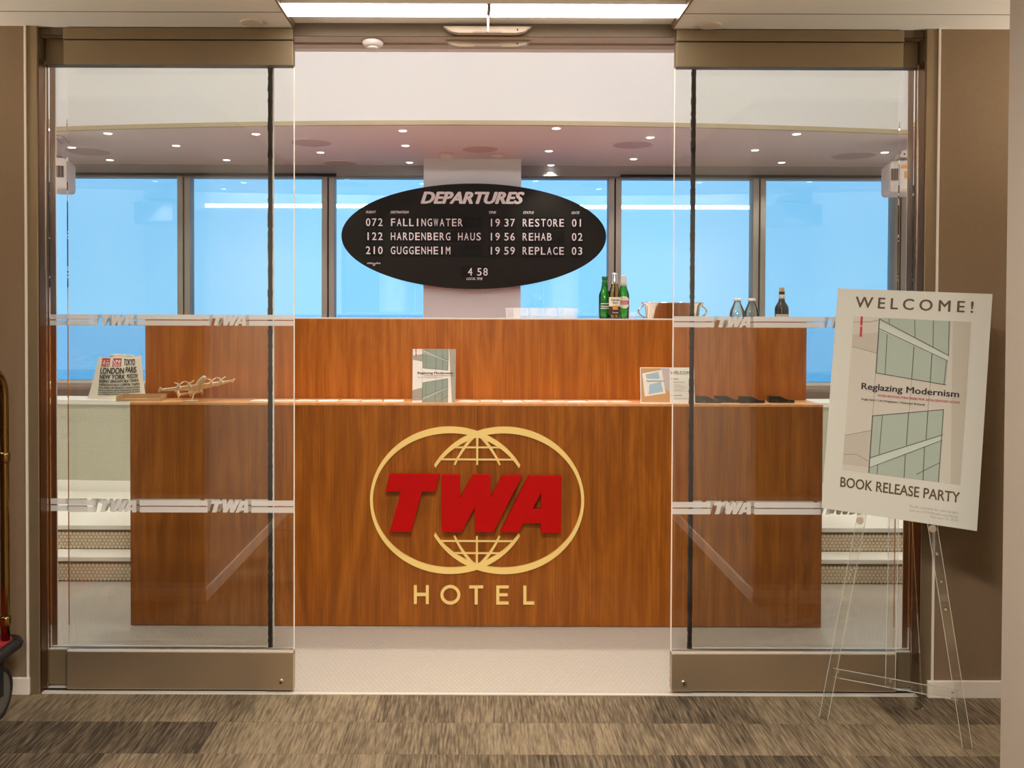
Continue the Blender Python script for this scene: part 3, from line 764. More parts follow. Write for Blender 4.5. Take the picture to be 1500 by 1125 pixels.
# ------------------------------------------------------------------ reception desk and back bar
KY = 4.21; KZ = 1.076; BY = 4.425; BZ = 1.482; WZ = 1.36
dx0, dx1 = at(191, 750, KY).x, at(1204, 750, KY).x
desk = thing('reception_desk', 'long walnut reception desk with the red emblem, nearest the doors', 'desk', ((dx0 + dx1) / 2, KY, 0))
hw = (dx1 - dx0) / 2; sm = at(699, 700, KY).x - (dx0 + dx1) / 2
for a, b in ((-hw, sm - 0.0009), (sm + 0.0009, hw)):
    MB().box(a, b, 0, 0.02, 0.004, KZ - 0.012).build('front_panel', 'walnut_front', desk)
MB().box(-hw + 0.001, hw - 0.001, 0.02, 0.21, 0.0, KZ - 0.013).build('carcass', 'walnut_front', desk)
MB().box(-hw - 0.002, hw + 0.002, 0.0, 0.212, KZ - 0.012, KZ).build('counter_top', 'counter_wood', desk, bevel=0.0015)
bx0_, bx1_ = at(213, 560, BY).x, at(1181, 560, BY).x
bar = thing('back_bar', 'taller walnut bar front behind the reception desk with three beer bottles on its ledge', 'bar', ((bx0_ + bx1_) / 2, BY, 0)); bw = (bx1_ - bx0_) / 2
MB().box(-bw, bw, 0, 0.02, 0.0, BZ - 0.006).build('front_panel', 'walnut_back', bar)
MB().box(-bw, bw, 0.02, 0.16, 0.0, BZ - 0.006).build('upstand', 'walnut_back', bar)
MB().box(-bw, bw, 0.0, 0.16, BZ - 0.006, BZ).build('ledge', 'base_white', bar)
cab = thing('bar_counter', 'lower drinks counter behind the walnut bar front carrying tumblers and bucket', 'counter', ((bx0_ + bx1_) / 2, BY, 0))
MB().box(-bw, bw, 0.162, 0.72, 0.0, WZ - 0.03).build('cabinet', 'walnut_back', cab)
MB().box(-bw, bw, 0.162, 0.74, WZ - 0.03, WZ).build('worktop', 'base_white', cab, bevel=0.002)

# emblem and lettering on the desk front
sc = 1.0 / (3.517 * 304.5)
cen = at(520 + 629 / 3.517, 600 + 466 / 3.517, KY)
sign = thing('hotel_emblem', 'red and gold globe emblem with hotel lettering on the walnut desk front', 'sign', (cen.x, KY, cen.z))
def zc(p): return ((p[0] - 629) * sc, (467 - p[1]) * sc)
for loops in twa_loops():
    o = MB().prism([[zc(p) for p in l] for l in loops], 0.026, -0.058).build('letter', 'logo_red', sign, bevel=0.0012)
    for q in {8: ((270, 365), (270, 520)), 13: ((490, 420), (640, 420))}.get(len(loops[0]), ((1005, 400), (1005, 540))):
        q = zc(q); MB().cyl((q[0], -0.034, q[1]), (q[0], 0.0, q[1]), 0.008, 0.008, 12).build('standoff', 'black', o)
def ring(mir):
    n = 120; t0, t1 = R(28.7), R(331.3); a = []; b = []
    for i in range(n + 1):
        t = t0 + (t1 - t0) * i / n
        po = (490 + 410 * math.cos(t), 467 - 379 * math.sin(t)); pi_ = (493.5 + 398.5 * math.cos(t), 467 - 345 * math.sin(t))
        if mir: po = (1258 - po[0], po[1]); pi_ = (1258 - pi_[0], pi_[1])
        a.append(zc(po)); b.append(zc(pi_))
    mbx = MB(); d0, d1 = (-0.011, -0.001) if not mir else (-0.0108, -0.001)
    v = []
    for i in range(n + 1): v += [(a[i][0], d0, a[i][1]), (b[i][0], d0, b[i][1]), (b[i][0], d1, b[i][1]), (a[i][0], d1, a[i][1])]
    f = []
    for i in range(n):
        for k in range(4): f.append((i*4+k, i*4+(k+1)%4, (i+1)*4+(k+1)%4, (i+1)*4+k))
    f += [(0, 1, 2, 3), tuple(range(n*4, n*4+4))]
    return mbx.add(v, f).build('ring', 'gold', sign)
ring(False); ring(True)
def ribbon(pts, w0, w1, nm='globe_line', d0=-0.0095):
    v = []; f = []; n = len(pts)
    for i, p in enumerate(pts):
        q0 = Vector(pts[max(0, i - 1)]); q1 = Vector(pts[min(n - 1, i + 1)]); d = (q1 - q0).normalized(); nn = Vector((-d.y, d.x)) * (w0 + (w1 - w0) * i / (n - 1)) / 2
        for sgn in (1, -1):
            q = zc((p[0] + sgn * nn.x, p[1] + sgn * nn.y)); v += [(q[0], d0, q[1]), (q[0], -0.001, q[1])]
    for i in range(n - 1):
        a = i * 4; b = a + 4
        f += [(a, b, b + 2, a + 2), (a + 1, a + 3, b + 3, b + 1), (a, a + 1, b + 1, b), (a + 2, b + 2, b + 3, a + 3)]
    f += [(0, 2, 3, 1), ((n-1)*4, (n-1)*4+1, (n-1)*4+3, (n-1)*4+2)]
    return MB().add(v, f).build(nm, 'gold', sign)
for fl_ in (False, True):
    F = (lambda p: (p[0], 934 - p[1])) if fl_ else (lambda p: p)
    ribbon([F((629, 120)), F((629, 285))], 12, 9, d0=-0.0100)
    cur = [(617, 130), (592, 158), (568, 188), (546, 222), (528, 252), (513, 285)]
    ribbon([F(p) for p in cur], 18, 9); ribbon([F((1258 - p[0], p[1])) for p in cur], 18, 9)
    ribbon([F((513, 195)), F((746, 195))], 9, 9, d0=-0.0082); ribbon([F((442, 257)), F((818, 257))], 9, 9, d0=-0.0082)
st = 15.5
letters = [
  [[(306,906),(306+st,906),(306+st,945),(383-st,945),(383-st,906),(383,906),(383,1002),(383-st,1002),(383-st,961),(306+st,961),(306+st,1002),(306,1002)]],
  [[(493.5+51*math.cos(2*math.pi*i/48),954+50*math.sin(2*math.pi*i/48)) for i in range(48)],[(493.5+36*math.cos(2*math.pi*i/48),954+35*math.sin(2*math.pi*i/48)) for i in range(48)]],
  [[(590,906),(662,906),(662,920),(634,920),(634,1003),(618,1003),(618,920),(590,920)]],
  [[(729,906),(793,906),(793,920),(745,920),(745,946),(788,946),(788,960),(745,960),(745,988),(793,988),(793,1003),(729,1003)]],
  [[(868,906),(884,906),(884,988),(925,988),(925,1003),(868,1003)]]]
for l in letters: MB().prism([[zc(p) for p in q] for q in l], 0.010, -0.0105).build('letter', 'gold', sign, bevel=0.0006)

# ------------------------------------------------------------------ departures board
OY = 7.0
bc = at(694, 346, OY); pxm = (at(888, 346, OY).x - at(500, 346, OY).x) / 388.0
board = thing('departures_board', 'black oval split-flap departures board in front of the white column', 'board', (bc.x, OY, bc.z))
A_, B_ = 194 * pxm, 77 * pxm
el = [(A_ * math.cos(2*math.pi*i/120), B_ * math.sin(2*math.pi*i/120)) for i in range(120)]
MB().prism([el], 0.085, 0.0).build('oval_case', 'board_black', board, bevel=0.006)
MB().box(-0.25, 0.25, 0.085, 0.112, -0.15, 0.15).build('wall_bracket', 'black', board)
def bx(px, py): return ((px - 694) * pxm, (346 - py) * pxm)
mb = MB(); p = bx(616, 298); text_into(mb, 'DEPARTURES', p[0], p[1], 16.5 * pxm, 152 * pxm, y=-0.004, bold=0.06, shear=0.30)
obj('title_lettering', mb.mesh('title_lettering'), 'board_white', board)
for s_, px in (('FLIGHT', 536), ('DESTINATION', 572), ('TIME', 716), ('STATUS', 766), ('GATE', 837)):
    mb = MB(); p = bx(px, 313); text_into(mb, s_, p[0], p[1], 3.6 * pxm, y=-0.003, bold=0.03, shear=0.3, width={'FLIGHT': 15, 'DESTINATION': 27, 'TIME': 11, 'STATUS': 16, 'GATE': 12}[s_] * pxm)
    obj('heading_lettering', mb.mesh('heading_lettering'), 'board_white', board)
pitch = 8.95 * pxm
flap_me = MB().box(-pitch * 0.47, pitch * 0.47, -0.003, 0.001, -8.2 * pxm, -0.25 * pxm).box(-pitch * 0.47, pitch * 0.47, -0.003, 0.001, 0.25 * pxm, 8.2 * pxm).mesh('flap')
chars = {}
def char_me(ch):
    if ch not in chars:
        mbx = MB(); text_into(mbx, ch, 0, -5.6 * pxm, 11.2 * pxm, y=-0.0045, bold=0.012, align='C')
        # condense wide glyphs to the flap
        xs_ = [v[0] for v in mbx.v]; wmax = max(xs_) - min(xs_); k = min(1.0, pitch * 0.74 / wmax)
        mbx.v = [(v[0] * k, v[1], v[2]) for v in mbx.v]
        chars[ch] = mbx.mesh('flap_letter', 'noclean')
    return chars[ch]
def flaps(s_, px, py, first=False):
    for i, ch in enumerate(s_):
        q = bx(px + 4.4 + i * 8.95, py)
        fo = obj('flap', flap_me, 'flap_black', board, (q[0], -0.001, q[1]))
        if ch != ' ': obj('flap_letter', char_me(ch), 'board_white', fo)
for (row_y, fno, dest, t1, t2, stt, gt) in ((326, '072', 'FALLINGWATER   ', '19', '37', 'RESTORE', '01'), (346.5, '122', 'HARDENBERG HAUS', '19', '56', 'REHAB  ', '02'), (367, '210', 'GUGGENHEIM     ', '19', '59', 'REPLACE', '03')):
    for s_, px in ((fno, 535), (dest, 571.5), (t1, 715.5), (t2, 737.5), (stt, 764.5), (gt, 836.5)): flaps(s_, px, row_y)
for s_, px in ((' 4', 675.5), ('58', 698)): flaps(s_, px, 398)
mb = MB(); p = bx(695.5, 410); text_into(mb, 'LOCAL TIME', p[0], p[1], 3.6 * pxm, 24 * pxm, 'C', y=-0.003, bold=0.03, shear=0.3)
obj('heading_lettering', mb.mesh('heading_lettering'), 'board_white', board)
mb = MB()
for s_, px, wd in (('solari', 538, 8.5), ('udine', 549.5, 8)):
    p = bx(px, 387); text_into(mb, s_, p[0], p[1], 2.6 * pxm, wd * pxm, y=-0.003, bold=0.03)
p = bx(548, 388); rr = 1.9 * pxm
mb.prism([[(p[0] + rr * math.cos(i * math.pi / 8), p[1] + rr * math.sin(i * math.pi / 8)) for i in range(16)], [(p[0] + rr * 0.5 * math.cos(i * math.pi / 8), p[1] + rr * 0.5 * math.sin(i * math.pi / 8)) for i in range(16)]], 0.0, -0.003)
obj('maker_mark', mb.mesh('maker_mark'), 'board_white', board)

# ------------------------------------------------------------------ book cover print (shared by book, poster, card)
def homog(src, dst):
    Am = []; bm_ = []
    for (x, y), (u, v) in zip(src, dst):
        Am += [[x, y, 1, 0, 0, 0, -u * x, -u * y], [0, 0, 0, x, y, 1, -v * x, -v * y]]; bm_ += [u, v]
    h = np.append(np.linalg.solve(np.array(Am, float), np.array(bm_, float)), 1).reshape(3, 3)
    def f(p):
        q = h @ np.array([p[0], p[1], 1.0]); return (q[0] / q[2], q[1] / q[2])
    return f
CV = homog([(292, 195), (775, 192), (720, 858), (227, 836)], [(0, 1), (1, 1), (1, 0), (0, 0)])
def clampc(p): return (min(1, max(0, p[0])), min(1, max(0, p[1])))
def cover(parent, x, z, wd, ht, y, bgmat='art_bg', small=False):
    T_ = lambda p: (x + clampc(CV(p))[0] * wd, z + clampc(CV(p))[1] * ht)
    e = 0.0004
    def polys(name, mat, ps, lv):
        for q in ps:
            mbx = MB().prism([[T_(p) for p in q]], 0.0, y - e * lv); obj(name, mbx.mesh(name, 'noclean'), mat, parent)
    MB().add([(x, y, z), (x + wd, y, z), (x + wd, y, z + ht), (x, y, z + ht)], [(0, 1, 2, 3)]).build('cover_print', bgmat, parent, smooth='noclean')
    polys('terrain_print', 'art_tan', [[(286, 272), (392, 256), (390, 342), (283, 320)], [(238, 690), (355, 660), (341, 815), (228, 812)], [(700, 190), (775, 192), (720, 858), (680, 855)]], 1)
    polys('glass_print', 'art_glass', [[(405, 196), (693, 193), (683, 330), (620, 303), (545, 268), (402, 206)], [(396, 245), (678, 356), (668, 452), (380, 422)], [(362, 600), (658, 553), (650, 655), (345, 775)], [(340, 822), (648, 680), (632, 853), (340, 840)]], 1)
    polys('spandrel_print', 'art_spandrel', [[(400, 212), (680, 333), (678, 354), (398, 240)], [(345, 778), (652, 657), (650, 677), (340, 818)]], 2)
    mbx = MB(); lw = 0.006 * wd
    for a, b, k in (((545, 196), (545, 268), 1), ((622, 195), (618, 303), 1), ((686, 194), (680, 330), 1), ((440, 197), (440, 216), 1), ((398, 200), (682, 333), 1.3), ((398, 240), (678, 354), 1), ((400, 200), (380, 422), 1.6), ((430, 262), (418, 424), 1), ((540, 305), (528, 436), 1.2), ((613, 330), (604, 445), 1.2), ((672, 355), (660, 450), 1), ((380, 422), (668, 452), 1.3),
                 ((362, 600), (658, 553), 1.3), ((362, 598), (340, 838), 1.6), ((403, 594), (385, 757), 1), ((512, 578), (500, 712), 1.2), ((592, 566), (582, 680), 1.2), ((656, 553), (630, 853), 1.2), ((345, 776), (652, 656), 1.3), ((340, 818), (650, 678), 1), ((378, 802), (375, 840), 1), ((495, 750), (488, 847), 1.2), ((575, 712), (566, 850), 1.2), ((540, 828), (640, 770), 1), ((378, 422), (362, 600), 0.4), ((528, 436), (514, 578), 0.4), ((604, 445), (592, 566), 0.4),
                 ((290, 220), (360, 215), 0.5), ((360, 215), (398, 205), 0.5), ((284, 320), (388, 342), 0.5), ((238, 690), (355, 660), 0.5), ((230, 770), (290, 765), 0.5), ((290, 765), (340, 790), 0.5)):
        quad_line(mbx, T_(a), T_(b), lw * k, y - e * 3)
    obj('line_print', mbx.mesh('line_print', 'noclean'), 'art_line', parent)
    polys('bar_print', 'ink_redbar', [[(322, 195), (331, 195), (328, 232), (319, 232)]], 3)
    polys('bar_print', 'ink_red', [[(319, 236), (328, 236), (325, 278), (315, 278)]], 3)
    mbx = MB(); a, b = T_((317, 492)), T_((727, 497)); text_into(mbx, 'Reglazing Modernism', a[0], a[1], 0.040 * ht, (0.985 - 0.10 * 0) * (b[0] - a[0]), y=y - e * 4, bold=0.022)
    obj('title_lettering', mbx.mesh('title_lettering', 'noclean'), 'ink_black', parent)
    mbx = MB(); a, b = T_((385, 518)), T_((724, 522)); text_into(mbx, 'INTERVENTION STRATEGIES FOR 20TH-CENTURY ICONS', a[0], a[1], 0.013 * ht, b[0] - a[0], y=y - e * 4, bold=0.02)
    obj('subtitle_lettering', mbx.mesh('subtitle_lettering', 'noclean'), 'ink_red', parent)
    mbx = MB(); a, b = T_((315, 537)), T_((580, 541)); text_into(mbx, 'Angel Ayón | Uta Pottgiesser | Nathaniel Richards', a[0], a[1], 0.013 * ht, b[0] - a[0], y=y - e * 4, bold=0.012)
    obj('author_lettering', mbx.mesh('author_lettering', 'noclean'), 'ink_brown', parent)

# book standing on the desk
b0, b1 = at(604, 590, KY + 0.04), at(667, 590, KY + 0.04); bh = at(635, 511, KY + 0.05).z - KZ
bw_ = b1.x - b0.x
book = thing('book', 'upright white book with a glass facade cover standing on the desk', 'book', ((b0.x + b1.x) / 2, KY + 0.035, KZ), rot=(R(-6), 0, 0))
MB().box(-bw_/2, bw_/2, 0, 0.003, 0.0, bh).build('front_cover', 'paper', book)
MB().box(-bw_/2, bw_/2, 0.019, 0.022, 0.0, bh).build('back_cover', 'paper', book)
MB().box(-bw_/2, -bw_/2 + 0.003, 0.003, 0.019, 0.0, bh).build('spine', 'paper', book)
MB().box(-bw_/2 + 0.003, bw_/2 - 0.004, 0.003, 0.019, 0.004, bh - 0.004).build('pages', 'paper_pink', book)
cover(book, -bw_/2, 0.0, bw_, bh, -0.0006, 'paper')

# folded programme card
c0, c1 = at(938, 590, KY + 0.03), at(1017, 590, KY + 0.03); ch_ = at(978, 538, KY + 0.03).z - KZ; cw = c1.x - c0.x
card = thing('programme_card', 'white programme card with a photo of the book standing on the desk', 'card', ((c0.x + c1.x) / 2, KY + 0.022, KZ), rot=(R(-8), 0, R(-2)))
MB().box(-cw/2, cw/2, 0, 0.002, 0.0, ch_).build('sheet', 'paper', card)
MB().add([(-cw*0.2, 0.002, ch_*0.6), (cw*0.2, 0.002, ch_*0.6), (cw*0.2, 0.045, 0.0065), (-cw*0.2, 0.045, 0.0065), (-cw*0.2, 0.002, ch_*0.57), (cw*0.2, 0.002, ch_*0.57), (cw*0.2, 0.042, 0.0065), (-cw*0.2, 0.042, 0.0065)],
         [(0,1,2,3),(4,7,6,5),(0,3,7,4),(1,5,6,2),(0,4,5,1),(3,2,6,7)]).build('strut', 'paper', card)
MB().prism([[(-cw/2 + 0.004, 0.006), (0.045 * cw, 0.006), (0.045 * cw, ch_ - 0.004), (-cw/2 + 0.004, ch_ - 0.004)]], 0, -0.0005).build('photo_print', 'photo_orange', card, smooth='noclean')
MB().prism([[(-cw*0.1, ch_*0.55), (0.045*cw, ch_*0.28), (0.045*cw, ch_ - 0.004), (-0.12*cw, ch_ - 0.004)]], 0, -0.0008).build('photo_print', 'photo_grey', card, smooth='noclean')
MB().prism([[(-0.42*cw, 0.19*ch_), (-0.03*cw, 0.28*ch_), (-0.10*cw, 0.93*ch_), (-0.46*cw, 0.83*ch_)]], 0, -0.0011).build('photo_print', 'paper', card, smooth='noclean')
mb = MB(); mb.prism([[(-0.35*cw, 0.25*ch_), (-0.08*cw, 0.33*ch_), (-0.12*cw, 0.60*ch_), (-0.33*cw, 0.52*ch_)]], 0, -0.0014); mb.prism([[(-0.38*cw, 0.68*ch_), (-0.14*cw, 0.68*ch_), (-0.16*cw, 0.88*ch_), (-0.40*cw, 0.80*ch_)]], 0, -0.0014)
pm('photo_blue', lin(176, 200, 208), 0.6); obj('photo_print', mb.mesh('photo_print', 'noclean'), 'photo_blue', card)
mb = MB(); text_into(mb, 'Reglazing Modernism', -0.38*cw, 0.61*ch_, 0.03*ch_, 0.32*cw, y=-0.0017, bold=0.02)
obj('lettering', mb.mesh('lettering', 'noclean'), 'ink_black', card)
mb = MB(); text_into(mb, 'WELCOME', 0.06*cw, 0.81*ch_, 0.088*ch_, 0.40*cw, y=-0.0006, bold=0.01, space=1.1); obj('lettering', mb.mesh('lettering', 'noclean'), 'ink_brown', card)
mb = MB(); text_into(mb, 'SPEAKERS', 0.07*cw, 0.665*ch_, 0.028*ch_, 0.14*cw, y=-0.0006, bold=0.02); text_into(mb, 'PARTICIPANTS', 0.07*cw, 0.21*ch_, 0.028*ch_, 0.2*cw, y=-0.0006, bold=0.02)
obj('lettering', mb.mesh('lettering', 'noclean'), 'ink_brown', card)
mb = MB()
for zz_ in (0.60, 0.575, 0.52, 0.48, 0.455, 0.40, 0.37, 0.345, 0.15, 0.12): quad_line(mb, (0.11*cw, zz_*ch_), ((0.24 + 0.16 * random.random())*cw, zz_*ch_), 0.006*ch_, -0.0006)
obj('fine_print', mb.mesh('fine_print', 'noclean'), 'ink_grey', card)

# leaflets lying on the counter
def leaflet(px, i):
    p = at(px, 588, KY + 0.10)
    o = MB().box(-0.048, 0.048, -0.035, 0.035, 0, 0.0025).build('leaflet', 'paper_pink' if i % 3 else 'paper', None, loc=(p.x, KY + 0.085 + 0.03 * random.random(), KZ))
    o.rotation_euler = (0, 0, R(random.uniform(-12, 12)))
    return tag(o, 'small pale printed leaflet lying flat in the row along the desk counter', 'leaflet', 'leaflets along the counter')
lp = [385 + 32 * i for i in range(7)] + [687 + 31.5 * i for i in range(8)]
for i, px in enumerate(lp): leaflet(px, i)
# small black cases
wedge = [(-0.060, 0.0), (0.062, 0.0), (0.062, 0.014), (0.030, 0.016), (-0.005, 0.032), (-0.060, 0.033)]
for i, (px, s_) in enumerate(((1036, 'next to the programme card'), (1067, 'second from the programme card'), (1101, 'third from the programme card'), (1145, 'nearest the right end of the desk'))):
    p = at(px, 588, KY + 0.07)
    t = thing('black_case', 'small black tapered case lying on the desk counter, ' + s_, 'case', (p.x, KY + 0.05 + 0.02 * (i % 2), KZ), R(-4 + 5 * (i % 3)), group='black cases on the counter')
    MB().prism([wedge], 0.04, 0.0).build('body', 'black_gloss', t, bevel=0.002)
    for x_ in (-0.02, 0.035): MB().cyl((x_, -0.0005, 0.009), (x_, -0.003, 0.009), 0.0026, 0.0026, 10).build('stud', 'chrome', t)
# low cardboard tray at the left counter end
p = at(212, 585, KY + 0.11)
t = thing('flat_box', 'low tan open tray at the left end of the desk counter', 'tray', (p.x - 0.01, KY + 0.10, KZ), R(6))
MB().box(-0.105, 0.105, -0.06, 0.06, 0, 0.004).build('base', 'cardboard', t)
for a in ((-0.105, 0.105, 0.056, 0.06), (-0.105, -0.101, -0.06, 0.06), (0.101, 0.105, -0.06, 0.06)): MB().box(*a, 0.004, 0.026).build('side', 'cardboard', t)
MB().box(-0.105, 0.105, -0.06, -0.056, 0.004, 0.012).build('side', 'cardboard', t)

# ------------------------------------------------------------------ drinks on the bar
def wrap(r_):            # bend flat lettering round a bottle of radius r_
    return lambda p: (r_ * math.sin(p[0] / r_), -r_ * math.cos(p[0] / r_) + 0.0 + p[1], p[2])
def band(mbx, r_, z0, z1, a0=-70, a1=70, n=14, prof=None):
    v = []; f = []
    for i in range(n + 1):
        t = R(a0 + (a1 - a0) * i / n); za, zb = (z0, z1) if prof is None else prof((i / n) * 2 - 1)
        v += [(r_ * math.sin(t), -r_ * math.cos(t), za), (r_ * math.sin(t), -r_ * math.cos(t), zb)]
    for i in range(n): f.append((2*i, 2*i+2, 2*i+3, 2*i+1))
    return mbx.add(v, f)
def bottle(lab, px, Y, glass, h=0.225, r_=0.0295, sh=0.125):
    p = at(px, 467, Y)
    t = thing('beer_bottle', lab, 'bottle', (p.x, Y, BZ), group='beer bottles on the bar ledge')
    prof = [(0.0, 0.001), (r_ * 0.85, 0.0), (r_, 0.006), (r_, sh), (r_ * 0.92, sh + 0.012), (r_ * 0.62, sh + 0.034), (0.0148, sh + 0.055), (0.0125, h - 0.018), (0.0135, h - 0.014), (0.0135, h - 0.006)]
    MB().lathe(prof, 28).build('glass', glass, t, smooth=True)
    return t
LY = BY + 0.07
b = bottle('green beer bottle with green neck and cap, leftmost of the three', 885.5, LY, 'green_glass', 0.215, sh=0.115)
MB().lathe([(0.0145, 0.198), (0.0155, 0.202), (0.0148, 0.214), (0.0, 0.215)], 20).build('cap', 'cap_green', b)
band(MB(), 0.0298, 0, 0, -62, 70, 20, lambda s: (0.065 - 0.028 * math.sqrt(max(0, 1 - s*s)), 0.065 + 0.028 * math.sqrt(max(0, 1 - s*s)))).build('label', 'cap_green', b)
mb = MB(); text_into(mb, 'Heineken', 0.0, 0.058, 0.010, 0.045, 'C', y=-0.0012, bold=0.03, fn=wrap(0.0298)); obj('label_lettering', mb.mesh('lettering', 'noclean'), 'paper', b)
mb = MB(); band(mb, 0.0300, 0.050, 0.0535, -50, 60); band(mb, 0.0300, 0.074, 0.0775, -45, 55); mb.build('label_band', 'paper', b)
mb = MB(); band(mb, 0.0152, 0.168, 0.184, -170, 170, 20).build('neck_label', 'cap_green', b)
b = bottle('clear beer bottle with gold beer and silver neck foil, middle of the three', 900, LY - 0.036, 'beer_glass', 0.232, sh=0.128)
MB().lathe([(0.0198, 0.176), (0.0165, 0.19), (0.0150, 0.215), (0.0155, 0.222), (0.0158, 0.229), (0.0, 0.2325)], 20).build('neck_foil', 'silver_foil', b, smooth=True)
mb = MB(); band(mb, 0.0298, 0.062, 0.108, -78, 78).build('label', 'beer_label', b)
mb = MB(); band(mb, 0.0300, 0.020, 0.062, -78, 78).build('label', 'label_dark', b)
mb = MB(); band(mb, 0.0303, 0.045, 0.065, -26, 26).build('label', 'label_orange', b)
mb = MB(); text_into(mb, 'Corona', 0.0, 0.090, 0.0105, 0.046, 'C', y=-0.0012, bold=0.03, fn=wrap(0.0298)); text_into(mb, 'Extra', 0.0, 0.076, 0.008, 0.026, 'C', y=-0.0012, bold=0.02, fn=wrap(0.0298)); obj('label_lettering', mb.mesh('lettering', 'noclean'), 'ink_black', b)
mb = MB(); text_into(mb, 'Corona', 0.0, 0.028, 0.007, 0.03, 'C', y=-0.0016, bold=0.03, fn=wrap(0.0298)); obj('label_lettering', mb.mesh('lettering', 'noclean'), 'beer_label', b)
b = bottle('green beer bottle with white neck foil and red label, rightmost of the three', 913, LY + 0.02, 'green_glass', 0.222, sh=0.120)
MB().lathe([(0.0200, 0.166), (0.0150, 0.185), (0.0145, 0.214), (0.0150, 0.220), (0.0, 0.223)], 20).build('neck_foil', 'cap_white', b, smooth=True)
band(MB(), 0.0298, 0, 0, -62, 62, 20, lambda s: (0.083 - 0.031 * math.sqrt(max(0, 1 - s*s)), 0.083 + 0.031 * math.sqrt(max(0, 1 - s*s)))).build('label', 'beer_label', b)
mb = MB(); band(mb, 0.0301, 0.072, 0.092, -58, 58).build('label', 'label_red', b)
mb = MB(); text_into(mb, 'STELLA', 0.0, 0.083, 0.0062, 0.036, 'C', y=-0.0012, bold=0.03, fn=wrap(0.0301)); text_into(mb, 'ARTOIS', 0.0, 0.0745, 0.0062, 0.036, 'C', y=-0.0012, bold=0.03, fn=wrap(0.0301)); obj('label_lettering', mb.mesh('lettering', 'noclean'), 'paper', b)

# tumblers
def tumbler_me(h):
    return MB().lathe([(0.0, 0.001), (0.030, 0.0), (0.0325, 0.004), (0.043, h), (0.0415, h), (0.031, 0.008), (0.0, 0.007)], 28).mesh('tumbler', True)
th_ = at(790, 451, 4.80).z - WZ
tm = tumbler_me(th_)
for i in range(8):
    fr_ = i < 4
    px = (752 + 26 * i) if fr_ else (763 + 24 * (i - 4)); Y = 4.70 if fr_ else 4.83
    p = at(px, 455, Y)
    o = obj('tumbler', tm, 'cup', None, (p.x, Y, WZ)); tag(o, 'clear plastic tumbler standing in two rows on the bar below the board', 'tumbler', 'tumblers on the bar')
p = at(921, 455, 4.72); o = obj('tumbler', tumbler_me(th_ - 0.02), 'cup', None, (p.x, 4.72, WZ)); tag(o, 'single clear tumbler between the beer bottles and the steel bucket', 'tumbler', 'tumblers on the bar')
# steel party bucket
p = at(985, 455, 4.80); bh_ = at(985, 443, 4.80).z - WZ
bk = thing('ice_bucket', 'oval polished steel ice bucket with side handles on the bar', 'bucket', (p.x, 4.80, WZ))
MB().lathe([(0.0, 0.002), (0.125, 0.0), (0.135, 0.008), (0.142, bh_ * 0.5), (0.150, bh_ - 0.022), (0.168, bh_ - 0.004), (0.170, bh_), (0.166, bh_), (0.146, bh_ - 0.022), (0.137, bh_ * 0.5), (0.128, 0.012), (0.0, 0.010)], 48, sy=0.62).build('bowl', 'chrome', bk, smooth=True)
for sg in (-1, 1):
    pts = [(sg * (0.150 + 0.036 * math.sin(t)), 0, bh_ - 0.012 - 0.075 * (t / math.pi)) for t in [math.pi * i / 12 for i in range(13)]]
    MB().tube(pts, 0.005, 8).build('handle', 'chrome', bk, smooth=True)
    MB().lathe([(0.0, -0.01), (0.012, -0.004), (0.014, 0.004), (0.0, 0.010)], 12, c=(sg * 0.150, -0.012, bh_ - 0.014)).build('handle_mount', 'chrome', bk, smooth=True)
# carafes
for px, s_ in ((1080, 'left'), (1101, 'right')):
    p = at(px, 455, 4.85); hh = at(px, 437, 4.85).z - WZ
    t = thing('carafe', 'clear glass water carafe with white stopper on the bar, %s of the pair' % s_, 'carafe', (p.x, 4.85, WZ), group='carafes on the bar')
    MB().lathe([(0.0, 0.002), (0.034, 0.0), (0.038, 0.01), (0.040, hh * 0.45), (0.041, hh * 0.62), (0.038, hh * 0.70), (0.024, hh * 0.84), (0.018, hh * 0.90), (0.019, hh * 0.94), (0.016, hh * 0.93), (0.022, hh * 0.83), (0.036, hh * 0.69), (0.037, 0.012), (0.0, 0.010)], 28).build('glass', 'pale_glass', t, smooth=True)
    MB().lathe([(0.0, hh * 0.92), (0.0165, hh * 0.92), (0.021, hh * 0.945), (0.021, hh * 0.985), (0.016, hh), (0.0, hh)], 20).build('stopper', 'cap_white', t, smooth=True)
p = at(1145, 455, 4.83); hh = at(1145, 421, 4.83).z - WZ
t = thing('wine_bottle', 'dark wine bottle with a cork standing at the right of the bar', 'bottle', (p.x, 4.83, WZ))
MB().lathe([(0.0, 0.002), (0.032, 0.0), (0.037, 0.008), (0.037, hh * 0.60), (0.034, hh * 0.645), (0.024, hh * 0.70), (0.0165, hh * 0.75), (0.0150, hh * 0.90), (0.0165, hh * 0.905), (0.0165, hh * 0.925), (0.0, hh * 0.925)], 28).build('glass', 'wine_dark', t, smooth=True)
MB().lathe([(0.0162, hh * 0.76), (0.0160, hh * 0.865)], 24).build('neck_label', 'wine_label', t, smooth=True)
mb = MB(); band(mb, 0.0373, hh * 0.25, hh * 0.50, -75, 75).build('label', 'wine_label', t)
MB().lathe([(0.0, hh * 0.92), (0.0125, hh * 0.92), (0.0138, hh * 0.995), (0.0, hh)], 16).build('cork', 'cork', t)

